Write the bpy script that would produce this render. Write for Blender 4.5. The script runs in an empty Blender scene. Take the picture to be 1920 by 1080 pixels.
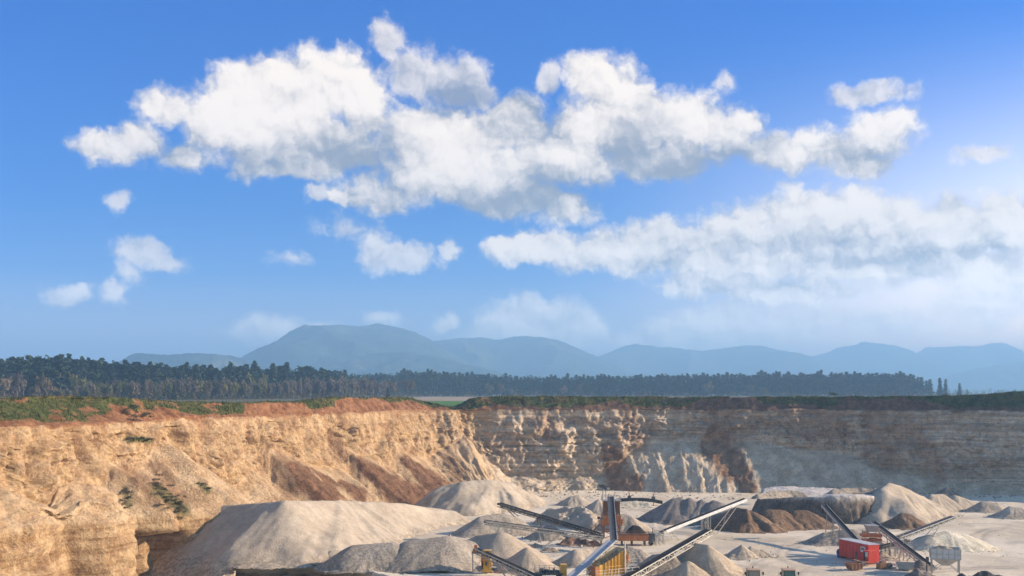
import bpy, bmesh, math, random
import numpy as np
from mathutils import Vector, Matrix

# ------------------------------------------------------------------ camera, sky, sun, exposure
S = bpy.context.scene
COL = S.collection
F, HX, HY, CZ = 2000.0, 960.0, 735.0, 31.0        # focal length and horizon of the 1920 px wide view, eye height
cam_d = bpy.data.cameras.new('camera')
cam_d.sensor_width = 36.0
cam_d.lens = 36.0 * F / 1920.0
cam_d.shift_y = (HY - 540.0) / 1920.0
cam_d.clip_start, cam_d.clip_end = 0.5, 60000.0
cam = bpy.data.objects.new('camera', cam_d)
cam.location = (0, 0, CZ)
cam.rotation_euler = (math.pi / 2, 0, 0)
COL.objects.link(cam)
S.camera = cam
S.view_settings.view_transform = 'Standard'
S.view_settings.look = 'None'
S.view_settings.exposure = 0.92
S.view_settings.gamma = 1.0
S.cycles.volume_bounces = 2
S.cycles.max_bounces = 6
S.cycles.diffuse_bounces = 3
S.cycles.use_adaptive_sampling = True

SUN_EL, SUN_AZ = math.radians(20.5), math.radians(4.5)   # azimuth: from +X towards +Y
sun_dir = Vector((math.cos(SUN_EL) * math.cos(SUN_AZ), math.cos(SUN_EL) * math.sin(SUN_AZ), math.sin(SUN_EL)))
sun_d = bpy.data.lights.new('sun', 'SUN')
sun_d.energy = 5.0
sun_d.angle = math.radians(0.55)
sun_d.color = (1.0, 0.81, 0.60)
sun = bpy.data.objects.new('sun', sun_d)
sun.rotation_euler = sun_dir.to_track_quat('Z', 'Y').to_euler()
sun.location = (300, 100, 200)
COL.objects.link(sun)

W = bpy.data.worlds.new('World')
S.world = W
W.use_nodes = True
W.cycles.sampling_method = 'MANUAL'
W.cycles.sample_map_resolution = 512


class NT:
    """small helper to write node trees as expressions"""
    def __init__(s, tree):
        s.t = tree
        s.n = tree.nodes
        s.l = tree.links

    def node(s, typ, **kw):
        nd = s.n.new(typ)
        for k, v in kw.items():
            setattr(nd, k, v)
        return nd

    def put(s, sock, v):
        if v is None:
            return
        if isinstance(v, bpy.types.NodeSocket):
            s.l.new(v, sock)
        else:
            if hasattr(sock.default_value, '__len__') and not hasattr(v, '__len__'):
                v = (v,) * len(sock.default_value)
            if hasattr(v, '__len__') and len(sock.default_value) == 4 and len(v) == 3:
                v = (*v, 1.0)
            sock.default_value = v

    def m(s, op, a, b=None, c=None, clamp=False):
        nd = s.node('ShaderNodeMath', operation=op, use_clamp=clamp)
        for i, v in enumerate((a, b, c)):
            s.put(nd.inputs[i], v)
        return nd.outputs[0]

    def v(s, op, a, b=None, c=None):
        nd = s.node('ShaderNodeVectorMath', operation=op)
        for i, x in enumerate((a, b, c)):
            if x is not None:
                s.put(nd.inputs[3 if (op == 'SCALE' and i == 1) else i], x)
        return nd.outputs['Value' if op in ('LENGTH', 'DOT_PRODUCT', 'DISTANCE') else 'Vector']

    def ramp(s, x, a, b, lo=0.0, hi=1.0, kind='SMOOTHSTEP'):
        nd = s.node('ShaderNodeMapRange', interpolation_type=kind)
        for i, q in enumerate((x, a, b, lo, hi)):
            s.put(nd.inputs[i], q)
        return nd.outputs[0]

    def mix(s, f, a, b, blend='MIX'):
        nd = s.node('ShaderNodeMix', data_type='RGBA', blend_type=blend)
        s.put(nd.inputs[0], f)
        s.put(nd.inputs[6], a)
        s.put(nd.inputs[7], b)
        return nd.outputs[2]

    def noise(s, vec, scale, detail=4.0, rough=0.5, dist=0.0, out=0, lac=2.0):
        nd = s.node('ShaderNodeTexNoise')
        s.put(nd.inputs['Vector'], vec)
        s.put(nd.inputs['Scale'], scale)
        s.put(nd.inputs['Detail'], detail)
        s.put(nd.inputs['Roughness'], rough)
        s.put(nd.inputs['Lacunarity'], lac)
        s.put(nd.inputs['Distortion'], dist)
        return nd.outputs[out]

    def xyz(s, x, y, z):
        nd = s.node('ShaderNodeCombineXYZ')
        for i, q in enumerate((x, y, z)):
            s.put(nd.inputs[i], q)
        return nd.outputs[0]

    def sep(s, v):
        nd = s.node('ShaderNodeSeparateXYZ')
        s.put(nd.inputs[0], v)
        return nd.outputs


def build_sky():
    n = NT(W.node_tree)
    n.n.clear()
    sky = n.node('ShaderNodeTexSky', sky_type='NISHITA')
    sky.sun_disc = False
    sky.sun_elevation = SUN_EL
    sky.sun_rotation = math.pi / 2 - SUN_AZ       # the lamp's direction
    sky.altitude = 300
    sky.air_density = 1.0
    sky.dust_density = 0.6
    sky.ozone_density = 2.5
    geo = n.node('ShaderNodeTexCoord')
    d = n.sep(geo.outputs['Generated'])
    az = n.m('ARCTAN2', d[0], d[1])
    el = n.m('ARCSINE', d[2])
    # deepen the clear blue overhead, leave the pale band over the horizon
    base = sky.outputs[0]
    tint = SKY_TINTS[0][1]
    for (e0, _), (e1, c1) in zip(SKY_TINTS[:-1], SKY_TINTS[1:]):
        tint = n.mix(n.ramp(el, e0, e1, kind='LINEAR'), tint, c1)
    glow = n.m('MULTIPLY', n.ramp(az, 0.0, 0.56), n.ramp(el, 0.34, 0.03))
    tint = n.mix(glow, tint, SKY_GLOW)
    tint = n.mix(n.ramp(d[1], .25, -.45), tint, SKY_BEHIND)      # unseen sky at our back, tinted paler to lighten the far wall
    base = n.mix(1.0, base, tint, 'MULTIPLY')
    # ---- clouds in the direction of view: 1 unit = 0.05 rad
    p = n.xyz(n.m('MULTIPLY', az, 20.0), n.m('MULTIPLY', el, 20.0), 0.0)
    w1 = n.noise(p, 0.9, 3.0, 0.55, out=1)
    w2 = n.noise(p, 3.2, 5.0, 0.6, out=1)
    off = n.v('ADD', n.v('SCALE', n.v('SUBTRACT', w1, (.5, .5, .5)), 0.50), n.v('SCALE', n.v('SUBTRACT', w2, (.5, .5, .5)), 0.30))
    q = n.v('MULTIPLY', n.v('ADD', p, off), (1, 1, 0))

    def field(vec, blobs):
        acc = None
        for (cx, cy, rx, ry, w) in blobs:
            u, vv = (cx - HX) / F, (HY - cy) / F
            a = math.atan(u)
            e = math.atan(vv * math.cos(a))
            sx, sy = 100.0 / rx, 100.0 / ry
            r = n.v('MULTIPLY_ADD', vec, (sx, sy, 0), (-a * 20 * sx, -e * 20 * sy, 0))
            f = n.m('MULTIPLY_ADD', n.v('LENGTH', r), -w, w)
            if acc is None:
                acc = f
            else:
                acc = n.m('SMOOTH_MAX', acc, f, 0.22)
        return acc
    D = field(q, CLOUDS)
    def puffs(vec, scale, detail):
        vo = n.node('ShaderNodeTexVoronoi', feature='SMOOTH_F1', voronoi_dimensions='2D')
        n.put(vo.inputs['Vector'], vec)
        n.put(vo.inputs['Scale'], scale)
        n.put(vo.inputs['Detail'], detail)
        n.put(vo.inputs['Roughness'], 0.52)
        n.put(vo.inputs['Lacunarity'], 2.2)
        n.put(vo.inputs['Smoothness'], 0.35)
        vo.normalize = True
        return n.m('SUBTRACT', PUFF_MEAN, vo.outputs['Distance'])
    qd = n.v('ADD', q, n.v('SCALE', n.v('SUBTRACT', n.noise(p, 5.0, 4.0, .6, out=1), (.5, .5, .5)), 0.16))
    puff = puffs(qd, 1.35, 3.0)
    bil = n.noise(p, 1.5, 8.0, 0.60, 0.25)
    fine = n.noise(p, 6.5, 8.0, 0.68, 0.4)
    edge = n.m('ADD', n.m('MULTIPLY', puff, .95), n.m('ADD', n.m('MULTIPLY', n.m('SUBTRACT', bil, 0.5), 0.62), n.m('MULTIPLY', n.m('SUBTRACT', fine, 0.5), 0.30)))
    dens = n.m('ADD', D, edge)
    alpha = n.ramp(dens, -0.02, 0.44)
    wisp = n.m('ADD', field(q, WISPS), n.m('MULTIPLY', edge, 1.15))
    alpha = n.m('MAXIMUM', alpha, n.ramp(wisp, 0.04, 0.55, 0.0, 0.84))
    low = n.m('ADD', field(q, LOW_CLOUDS), n.m('MULTIPLY', edge, 0.6))
    alpha = n.m('MAXIMUM', alpha, n.ramp(low, 0.0, 0.45, 0.0, 0.85))
    # light: lit crowns of the billows, grey flat undersides
    bs = (1, 1.25, 1)
    b1 = n.noise(n.v('MULTIPLY', q, bs), 1.15, 4.5, 0.50, 0.15)
    b2 = n.noise(n.v('MULTIPLY', n.v('ADD', q, (0.10, 0.16, 0)), bs), 1.15, 4.5, 0.50, 0.15)
    puff2 = puffs(n.v('ADD', qd, (0.07, 0.11, 0)), 1.35, 3.0)
    slope = n.m('ADD', n.m('MULTIPLY', n.m('SUBTRACT', b1, b2), 1.2), n.m('MULTIPLY', n.m('SUBTRACT', puff, puff2), 1.15))
    under = n.m('ADD', field(q, UNDERSIDES), n.m('MULTIPLY', n.m('SUBTRACT', b1, .5), 1.1))
    shade = n.m('MULTIPLY', n.ramp(under, -0.45, 1.15), 1.0)
    thick = n.ramp(dens, 0.1, 0.75, 0.62, 0.93)
    lit = n.m('ADD', n.m('SUBTRACT', thick, shade), slope, clamp=True)
    lit = n.ramp(lit, -0.05, 1.0)
    ccol = n.mix(lit, CLOUD_DARK, CLOUD_LIT)
    # low clouds thin out in the haze over the horizon
    alpha = n.m('MULTIPLY', alpha, n.ramp(el, 0.02, 0.13, 0.75, 0.97))
    boost = n.ramp(el, 0.03, 0.16, 1.8, 1.0)            # bright towers seen through a long stretch of air
    ccol = n.v('SCALE', ccol, boost)
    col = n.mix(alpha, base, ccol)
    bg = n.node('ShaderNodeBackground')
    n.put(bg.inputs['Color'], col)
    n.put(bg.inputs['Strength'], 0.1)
    out = n.node('ShaderNodeOutputWorld')
    n.l.new(bg.outputs[0], out.inputs['Surface'])


SKY_TINTS = [(0.0, (1.0, .80, 1.15, 1)), (.052, (.85, .76, 1.12, 1)), (.107, (.17, .45, .98, 1)),
             (.167, (.02, .38, .93, 1)), (.36, (.0, .40, 1.06, 1)), (.75, (.34, .56, .92, 1))]
PUFF_MEAN = 0.30
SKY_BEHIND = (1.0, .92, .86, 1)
SKY_GLOW = (4.2, 2.4, 1.7, 1)
CLOUD_LIT = (7.2, 6.3, 5.3, 1)
CLOUD_DARK = (1.85, 1.9, 2.1, 1)
CLOUDS = [
    # long bank in the middle
    (205, 275, 78, 40, .8), (265, 262, 60, 36, .8), (335, 292, 52, 28, .7), (318, 205, 66, 36, .8), (400, 225, 80, 62, 1),
    (470, 190, 112, 86, 1), (560, 180, 120, 92, 1), (642, 165, 100, 80, 1), (690, 205, 62, 72, 1), (500, 260, 130, 76, 1),
    (600, 270, 140, 72, 1), (560, 312, 130, 28, .9),
    (780, 262, 112, 78, 1), (850, 270, 130, 92, 1), (900, 330, 150, 70, 1), (965, 240, 112, 72, 1), (820, 330, 142, 56, 1),
    (965, 370, 112, 46, .9), (700, 360, 90, 42, .85), (640, 372, 42, 24, .7), (1060, 388, 82, 36, .75),
    (1118, 150, 70, 60, 1), (1162, 190, 90, 82, 1), (1200, 240, 120, 86, 1), (1100, 230, 100, 72, 1), (1290, 240, 110, 76, 1),
    (1370, 258, 74, 62, .95), (1250, 292, 150, 46, 1), (1402, 235, 36, 30, .8), (1050, 300, 150, 62, 1),
    (1440, 285, 80, 40, .95), (1505, 280, 76, 44, .8), (1572, 290, 92, 52, .85), (1640, 258, 82, 60, .85), (1672, 240, 56, 46, .8), (1622, 312, 70, 36, .75),
    # right hand bank
    (960, 470, 84, 36, .8), (1030, 465, 104, 42, .9), (1130, 470, 114, 48, .95), (1250, 455, 134, 54, 1), (1380, 440, 150, 62, 1),
    (1500, 420, 142, 72, 1), (1592, 408, 132, 66, 1), (1690, 430, 112, 66, 1), (1785, 430, 112, 62, 1), (1872, 425, 74, 76, 1),
    (1400, 492, 300, 40, .9), (1650, 490, 260, 50, .95), (1350, 532, 140, 36, .85), (1500, 542, 170, 38, .8), (1850, 520, 120, 58, .8),
]
WISPS = [
    (728, 90, 42, 60, .9), (790, 140, 92, 60, 1.0), (862, 160, 84, 62, 1.0), (905, 185, 56, 46, .9), (575, 100, 46, 26, .6),
    (1640, 175, 96, 28, .9), (1845, 293, 74, 22, .8), (1030, 145, 30, 32, .8), (225, 375, 32, 24, .7), (1362, 155, 30, 34, .5),
    (265, 475, 62, 40, .95), (305, 500, 58, 26, .85), (250, 510, 40, 34, .75), (130, 560, 64, 28, .8), (215, 555, 36, 36, .6),
    (650, 428, 70, 34, .6), (702, 455, 44, 56, .7), (755, 480, 84, 40, 1.0), (850, 463, 24, 20, .7), (595, 365, 36, 24, .85), (545, 480, 40, 22, .4), (1480, 350, 60, 16, .5),
]
LOW_CLOUDS = [
    (1000, 605, 130, 62, .95), (930, 635, 80, 36, .85), (1085, 620, 76, 52, .9), (1140, 650, 60, 26, .6), (510, 622, 110, 40, .7), (605, 612, 50, 20, .6),
    (1360, 625, 200, 58, .85), (1230, 650, 130, 40, .8), (1500, 620, 90, 34, .6), (835, 608, 36, 20, .7), (720, 600, 60, 20, .4), (1640, 600, 220, 40, .5), (1850, 560, 130, 60, .7),
]
UNDERSIDES = [
    (650, 285, 150, 62, .85), (520, 305, 120, 34, .55), (950, 372, 150, 46, .95), (1060, 350, 120, 50, .75), (1290, 305, 190, 44, 1.0),
    (1190, 275, 80, 66, .8), (1010, 235, 130, 50, .55), (870, 190, 90, 40, .6), (740, 365, 120, 40, .5), (330, 285, 90, 30, .4),
    (1520, 450, 270, 26, .5), (1640, 482, 300, 30, .55), (1420, 535, 190, 26, .45), (1230, 490, 180, 24, .4), (1600, 300, 120, 30, .5),
]
build_sky()

# ------------------------------------------------------------------ helpers: tags, materials, noise, meshes
RNG = np.random.default_rng(7)
R = random.Random(11)


def tag(o, label=None, cat=None, group=None, kind=None):
    for k, v in (('label', label), ('category', cat), ('group', group), ('kind', kind)):
        if v:
            o[k] = v
    return o


def at(px, py, Y):
    """a place in the quarry: sight line through a photo pixel, met at distance Y"""
    return Vector(((px - HX) * Y / F, Y, CZ - (py - HY) * Y / F))


def hash3(ix, iy, iz, seed):
    h = (ix.astype(np.int64) * 374761393 + iy.astype(np.int64) * 668265263 + iz.astype(np.int64) * 2147483647 + seed * 1274126177) & 0xFFFFFFFF
    h = ((h ^ (h >> 13)) * 1274126177) & 0xFFFFFFFF
    h = ((h ^ (h >> 16)) * 2246822519) & 0xFFFFFFFF
    return ((h ^ (h >> 15)) & 0xFFFFFF) / 16777215.0 * 2.0 - 1.0


def vnoise(x, y, z, seed=0):
    x, y, z = np.broadcast_arrays(np.asarray(x, float), np.asarray(y, float), np.asarray(z, float))
    ix, iy, iz = np.floor(x), np.floor(y), np.floor(z)
    fx, fy, fz = x - ix, y - iy, z - iz
    sx, sy, sz = (t * t * t * (t * (t * 6 - 15) + 10) for t in (fx, fy, fz))
    r = 0
    for a in (0, 1):
        wa = sx if a else 1 - sx
        for b in (0, 1):
            wb = sy if b else 1 - sy
            for c in (0, 1):
                wc = sz if c else 1 - sz
                r = r + wa * wb * wc * hash3(ix + a, iy + b, iz + c, seed)
    return r


def fbm(x, y, z=0.0, octv=4, gain=0.5, seed=0):
    r, amp, fr, tot = 0, 1.0, 1.0, 0
    for i in range(octv):
        r = r + amp * vnoise(np.asarray(x) * fr + 17.3 * i, np.asarray(y) * fr - 9.1 * i, np.asarray(z) * fr + 5.7 * i, seed + i)
        tot += amp
        amp *= gain
        fr *= 2.03
    return r / tot * 1.5


def sstep(a, b, x):
    t = np.clip((x - a) / (b - a), 0, 1)
    return t * t * (3 - 2 * t)


def mesh_obj(name, V, Fc, mats, parent=None, smooth=False, attrs=None, mat_idx=None):
    me = bpy.data.meshes.new(name)
    V = np.asarray(V, float)
    Fc = np.asarray(Fc) if not isinstance(Fc, list) else Fc
    me.from_pydata(V.tolist(), [], Fc.tolist() if isinstance(Fc, np.ndarray) else Fc)
    for m_ in (mats if isinstance(mats, (list, tuple)) else [mats]):
        me.materials.append(m_)
    if smooth:
        me.polygons.foreach_set('use_smooth', np.ones(len(me.polygons), bool))
    if mat_idx is not None:
        me.polygons.foreach_set('material_index', np.asarray(mat_idx, np.int32))
    for k, a in (attrs or {}).items():
        at_ = me.attributes.new(k, 'FLOAT', 'POINT')
        at_.data.foreach_set('value', np.asarray(a, np.float32).ravel())
    me.update()
    o = bpy.data.objects.new(name, me)
    COL.objects.link(o)
    if parent:
        o.parent = parent
    return o


def grid_faces(nr, nc):
    i = np.arange(nr - 1)[:, None] * nc + np.arange(nc - 1)[None, :]
    i = i.ravel()
    return np.stack([i, i + 1, i + nc + 1, i + nc], 1)


def empty(name, loc=(0, 0, 0), rz=0.0):
    o = bpy.data.objects.new(name, None)
    o.empty_display_size = 0.5
    o.location = loc
    o.rotation_euler = (0, 0, rz)
    COL.objects.link(o)
    return o


class MB:
    """collects boxes, beams and tubes for ONE part"""
    def __init__(s):
        s.v, s.f, s.mi = [], [], []

    def add(s, v, f, mi=0):
        k = len(s.v)
        s.v += [tuple(p) for p in v]
        s.f += [tuple(i + k for i in q) for q in f]
        s.mi += [mi] * len(f)
        return s

    def box(s, c, size, M=None, mi=0, bevel=0.0):
        x, y, z = (a / 2 for a in size)
        P = [Vector((sx * x, sy * y, sz * z)) for sz in (-1, 1) for sy in (-1, 1) for sx in (-1, 1)]
        if M is not None:
            P = [M @ p for p in P]
        P = [p + Vector(c) for p in P]
        return s.add(P, [(0, 2, 3, 1), (4, 5, 7, 6), (0, 1, 5, 4), (2, 6, 7, 3), (0, 4, 6, 2), (1, 3, 7, 5)], mi)

    def beam(s, a, b, w, h=None, up=(0, 0, 1), mi=0):
        a, b = Vector(a), Vector(b)
        h = h or w
        d = (b - a)
        L = d.length
        d.normalize()
        u = Vector(up)
        if abs(d.dot(u)) > .98:
            u = Vector((0, 1, 0))
        x = d.cross(u).normalized()
        u = x.cross(d)
        P = [q + x * (sx * w / 2) + u * (su * h / 2) for q in (a, b) for sx, su in ((-1, -1), (1, -1), (1, 1), (-1, 1))]
        return s.add(P, [(0, 1, 2, 3)[::-1], (4, 5, 6, 7), (0, 1, 5, 4), (1, 2, 6, 5), (2, 3, 7, 6), (3, 0, 4, 7)], mi)

    def tube(s, a, b, r, n=12, r2=None, mi=0):
        a, b = Vector(a), Vector(b)
        d = (b - a).normalized()
        x = d.orthogonal().normalized()
        y = d.cross(x)
        r2 = r if r2 is None else r2
        P = []
        for q, rr in ((a, r), (b, r2)):
            P += [q + (x * math.cos(t) + y * math.sin(t)) * rr for t in (2 * math.pi * i / n for i in range(n))]
        fs = [(i, (i + 1) % n, n + (i + 1) % n, n + i) for i in range(n)] + [tuple(range(n))[::-1], tuple(range(n, 2 * n))]
        return s.add(P, fs, mi)

    def prism(s, pts, z0, z1, mi=0, M=None):
        n = len(pts)
        P = [Vector((x, y, z0)) for x, y in pts] + [Vector((x, y, z1)) for x, y in pts]
        if M is not None:
            P = [M @ p for p in P]
        return s.add(P, [tuple(range(n))[::-1], tuple(range(n, 2 * n))] + [(i, (i + 1) % n, n + (i + 1) % n, n + i) for i in range(n)], mi)

    def build(s, name, mat, parent=None, smooth=False, bevel=0.0):
        o = mesh_obj(name, s.v, s.f, mat, parent, smooth, mat_idx=s.mi)
        if bevel:
            bv = o.modifiers.new('bevel', 'BEVEL')
            bv.width = bevel
            bv.segments = 2
            bv.limit_method = 'ANGLE'
        return o


def new_mat(name):
    m_ = bpy.data.materials.new(name)
    m_.use_nodes = True
    n = NT(m_.node_tree)
    n.n.clear()
    out = n.node('ShaderNodeOutputMaterial')
    b = n.node('ShaderNodeBsdfPrincipled')
    n.l.new(b.outputs[0], out.inputs[0])
    b.inputs['Specular IOR Level'].default_value = 0.2
    b.inputs['Roughness'].default_value = 0.9
    return m_, n, b


def bump(n, b, h, strength=0.5, dist=0.3):
    bp = n.node('ShaderNodeBump')
    n.put(bp.inputs['Strength'], strength)
    n.put(bp.inputs['Distance'], dist)
    n.put(bp.inputs['Height'], h)
    n.l.new(bp.outputs[0], b.inputs['Normal'])


def attr(n, name):
    nd = n.node('ShaderNodeAttribute', attribute_name=name)
    return nd.outputs['Fac']


def world_pos(n):
    return n.node('ShaderNodeNewGeometry').outputs['Position']


def obj_pos(n):
    return n.node('ShaderNodeTexCoord').outputs['Object']


# ------------------------------------------------------------------ materials of the ground and the heaps
def cliff_material():
    m_, n, b = new_mat('gravel conglomerate')
    P = world_pos(n)
    s = n.sep(P)
    warp = n.noise(P, 0.06, 3, .5)
    zz = n.m('ADD', s[2], n.m('MULTIPLY', n.m('SUBTRACT', warp, .5), 1.6))
    band = n.noise(n.xyz(n.m('MULTIPLY', s[0], .012), n.m('MULTIPLY', s[1], .012), n.m('MULTIPLY', zz, .75)), 1.0, 5, .62)
    mott = n.noise(P, 0.35, 6, .62)
    fine = n.noise(P, 2.6, 5, .7)
    col = n.mix(n.ramp(band, .36, .64), (.37, .29, .21), (.66, .545, .42))
    col = n.mix(n.m('MULTIPLY', n.ramp(mott, .50, .72), .5), col, (.34, .23, .14))
    big = n.noise(P, 0.055, 4, .55)
    col = n.mix(n.m('MULTIPLY', n.ramp(big, .50, .68), .45), col, (.42, .31, .19))
    # seams of dark gravel
    seam = n.noise(n.xyz(n.m('MULTIPLY', s[0], .03), n.m('MULTIPLY', s[1], .03), n.m('MULTIPLY', zz, 1.7)), 1.0, 3, .6)
    col = n.mix(n.m('MULTIPLY', n.ramp(seam, .60, .70), .55), col, (.15, .10, .065))
    fl = n.noise(n.xyz(s[0], s[1], n.m('MULTIPLY', s[2], .10)), .55, 5, .6)
    col = n.mix(n.m('MULTIPLY', n.ramp(fl, .48, .70), .5), col, (.40, .30, .19))
    # clay wash that colours the two faces
    wash = n.mix(n.ramp(mott, .35, .65), (.345, .185, .072), (.585, .385, .19))
    wash = n.mix(n.ramp(fine, .56, .66), wash, (.34, .30, .25))
    col = n.mix(n.m('MULTIPLY', attr(n, 'clay'), .78), col, wash)
    col = n.mix(n.m('MULTIPLY', n.m('SUBTRACT', 1.0, attr(n, 'clay')), .50), col, n.mix(n.ramp(fl, .35, .65), (.56, .425, .31), (.76, .63, .49)))
    low = n.m('MULTIPLY', n.ramp(s[2], 10.5, 7.5), attr(n, 'clay'))
    lay = n.noise(n.xyz(n.m('MULTIPLY', s[0], .05), n.m('MULTIPLY', s[1], .05), n.m('MULTIPLY', s[2], 1.25)), 1.0, 5, .68)
    col = n.mix(n.m('MULTIPLY', low, n.m('MULTIPLY', n.ramp(lay, .44, .60), .70)), col, n.mix(n.ramp(mott, .4, .6), (.20, .105, .045), (.34, .215, .105)))
    # loose scree
    scree = n.mix(n.ramp(n.noise(P, .22, 5, .6), .35, .65), (.53, .41, .285), (.74, .605, .45))
    scree = n.mix(n.m('MULTIPLY', attr(n, 'clay'), .75), scree, n.mix(n.ramp(n.noise(P, .16, 5, .6), .35, .65), (.41, .245, .115), (.59, .405, .225)))
    col = n.mix(attr(n, 'talus'), col, scree)
    brown = n.mix(n.ramp(n.noise(P, .8, 5, .65), .35, .65), (.145, .072, .038), (.27, .145, .078))
    brown = n.mix(attr(n, 'clay'), n.mix(n.ramp(n.noise(P, .35, 5, .65), .35, .65), (.25, .135, .075), (.43, .265, .16)), brown)
    col = n.mix(attr(n, 'brown'), col, brown)
    soil = n.mix(n.ramp(n.noise(P, .5, 6, .65), .32, .66), (.205, .085, .038), (.345, .175, .088))
    soil = n.mix(n.m('SUBTRACT', 1.0, attr(n, 'clay')), soil, n.mix(n.ramp(n.noise(P, .5, 6, .65), .32, .66), (.125, .068, .042), (.235, .140, .088)))
    col = n.mix(attr(n, 'soil'), col, soil)
    grs = n.mix(n.ramp(n.noise(P, .55, 6, .7), .36, .62), (.045, .058, .017), (.125, .140, .045))
    grs = n.mix(n.m('MULTIPLY', n.ramp(n.noise(P, .30, 5, .7), .50, .66), .85), grs, (.17, .125, .055))
    col = n.mix(attr(n, 'grass'), col, grs)
    far_ = n.m('SUBTRACT', 1.0, n.m('MAXIMUM', attr(n, 'clay'), n.m('MAXIMUM', attr(n, 'talus'), n.m('MAXIMUM', attr(n, 'soil'), attr(n, 'brown')))))
    bed = n.noise(n.xyz(n.m('MULTIPLY', s[0], .022), n.m('MULTIPLY', s[1], .022), n.m('MULTIPLY', zz, 1.15)), 1.0, 5, .66)
    col = n.mix(n.m('MULTIPLY', far_, .62), col, n.mix(1.0, col, n.mix(n.ramp(bed, .38, .60), (.62, .58, .54), (1.30, 1.29, 1.28)), 'MULTIPLY'))
    # stones and broken pieces, each with its own tone
    wp = n.v('ADD', n.v('MULTIPLY', P, (1, 1, 1.5)), n.v('SCALE', n.noise(P, .9, 3, .6, out=1), 1.1))
    rock = n.m('SUBTRACT', 1.0, n.m('MAXIMUM', n.m('MAXIMUM', attr(n, 'grass'), n.m('MULTIPLY', attr(n, 'soil'), .6)), n.m('MULTIPLY', attr(n, 'talus'), .55)))
    for sc, amt in ((1.35, .30), (.55, .16)):
        vs = n.node('ShaderNodeTexVoronoi', feature='F1')
        n.put(vs.inputs['Vector'], wp)
        n.put(vs.inputs['Scale'], sc)
        tone = n.sep(vs.outputs['Color'])[0]
        col = n.mix(n.m('MULTIPLY', rock, amt), col, n.mix(1.0, col, n.mix(n.ramp(tone, .05, .75, kind='LINEAR'), (.60, .56, .52), (1.30, 1.29, 1.27)), 'MULTIPLY'))
    vor = n.node('ShaderNodeTexVoronoi', feature='F1')
    n.put(vor.inputs['Vector'], n.v('ADD', P, n.v('SCALE', n.noise(P, 1.2, 3, .6, out=1), .8)))
    n.put(vor.inputs['Scale'], .85)
    pit = n.m('MULTIPLY', n.ramp(vor.outputs['Distance'], .30, .12), n.ramp(n.noise(P, .10, 5, .65), .48, .62))
    pit = n.m('MULTIPLY', pit, n.m('SUBTRACT', 1.0, n.m('MAXIMUM', attr(n, 'grass'), n.m('MULTIPLY', attr(n, 'talus'), .6))))
    col = n.mix(n.m('MULTIPLY', pit, .62), col, (.13, .095, .065))
    col = n.mix(n.ramp(n.noise(P, .09, 4, .6), .35, .65, .20, .62), col, n.mix(n.ramp(fine, .30, .70), (.40, .38, .36), (1.5, 1.5, 1.5)), 'MULTIPLY')
    n.put(b.inputs['Base Color'], col)
    b.inputs['Specular IOR Level'].default_value = 0.1
    h = n.m('ADD', n.m('MULTIPLY', mott, 1.0), n.m('MULTIPLY', n.noise(P, 1.5, 6, .7), .8))
    h = n.m('ADD', h, n.m('MULTIPLY', tone, .5))
    bump(n, b, h, 1.0, 0.6)
    return m_


def heap_material(name, a, c, rough_scale=3.0, contrast=.30, streak=0.5):
    m_, n, b = new_mat(name)
    P = world_pos(n)
    s = n.sep(P)
    big = n.noise(P, .14, 5, .6)
    col = n.mix(n.ramp(big, .30, .70), a, c)
    st = n.noise(n.xyz(s[0], s[1], n.m('MULTIPLY', s[2], .12)), .7, 4, .6)
    col = n.mix(streak, col, n.mix(n.ramp(st, .35, .65), (.80, .79, .78), (1.16, 1.15, 1.13)), 'MULTIPLY')
    fine = n.noise(P, rough_scale, 4, .75)
    col = n.mix(1.0, col, n.mix(n.ramp(fine, .25, .75), (1 - contrast,) * 3, (1 + contrast,) * 3), 'MULTIPLY')
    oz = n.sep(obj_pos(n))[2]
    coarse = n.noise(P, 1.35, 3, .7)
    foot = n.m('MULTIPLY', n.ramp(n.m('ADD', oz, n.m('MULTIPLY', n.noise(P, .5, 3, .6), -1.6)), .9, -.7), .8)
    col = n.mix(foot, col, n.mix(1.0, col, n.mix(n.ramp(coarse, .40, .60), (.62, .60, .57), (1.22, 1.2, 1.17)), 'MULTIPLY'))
    damp = n.ramp(n.noise(n.xyz(s[0], s[1], n.m('MULTIPLY', s[2], 2.2)), .16, 5, .62), .54, .66)
    col = n.mix(n.m('MULTIPLY', damp, .34), col, n.mix(1.0, col, (.62, .60, .58), 'MULTIPLY'))
    n.put(b.inputs['Base Color'], col)
    b.inputs['Specular IOR Level'].default_value = 0.1
    bump(n, b, n.m('ADD', fine, n.m('MULTIPLY', coarse, foot)), 0.6, 0.25)
    return m_


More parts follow.
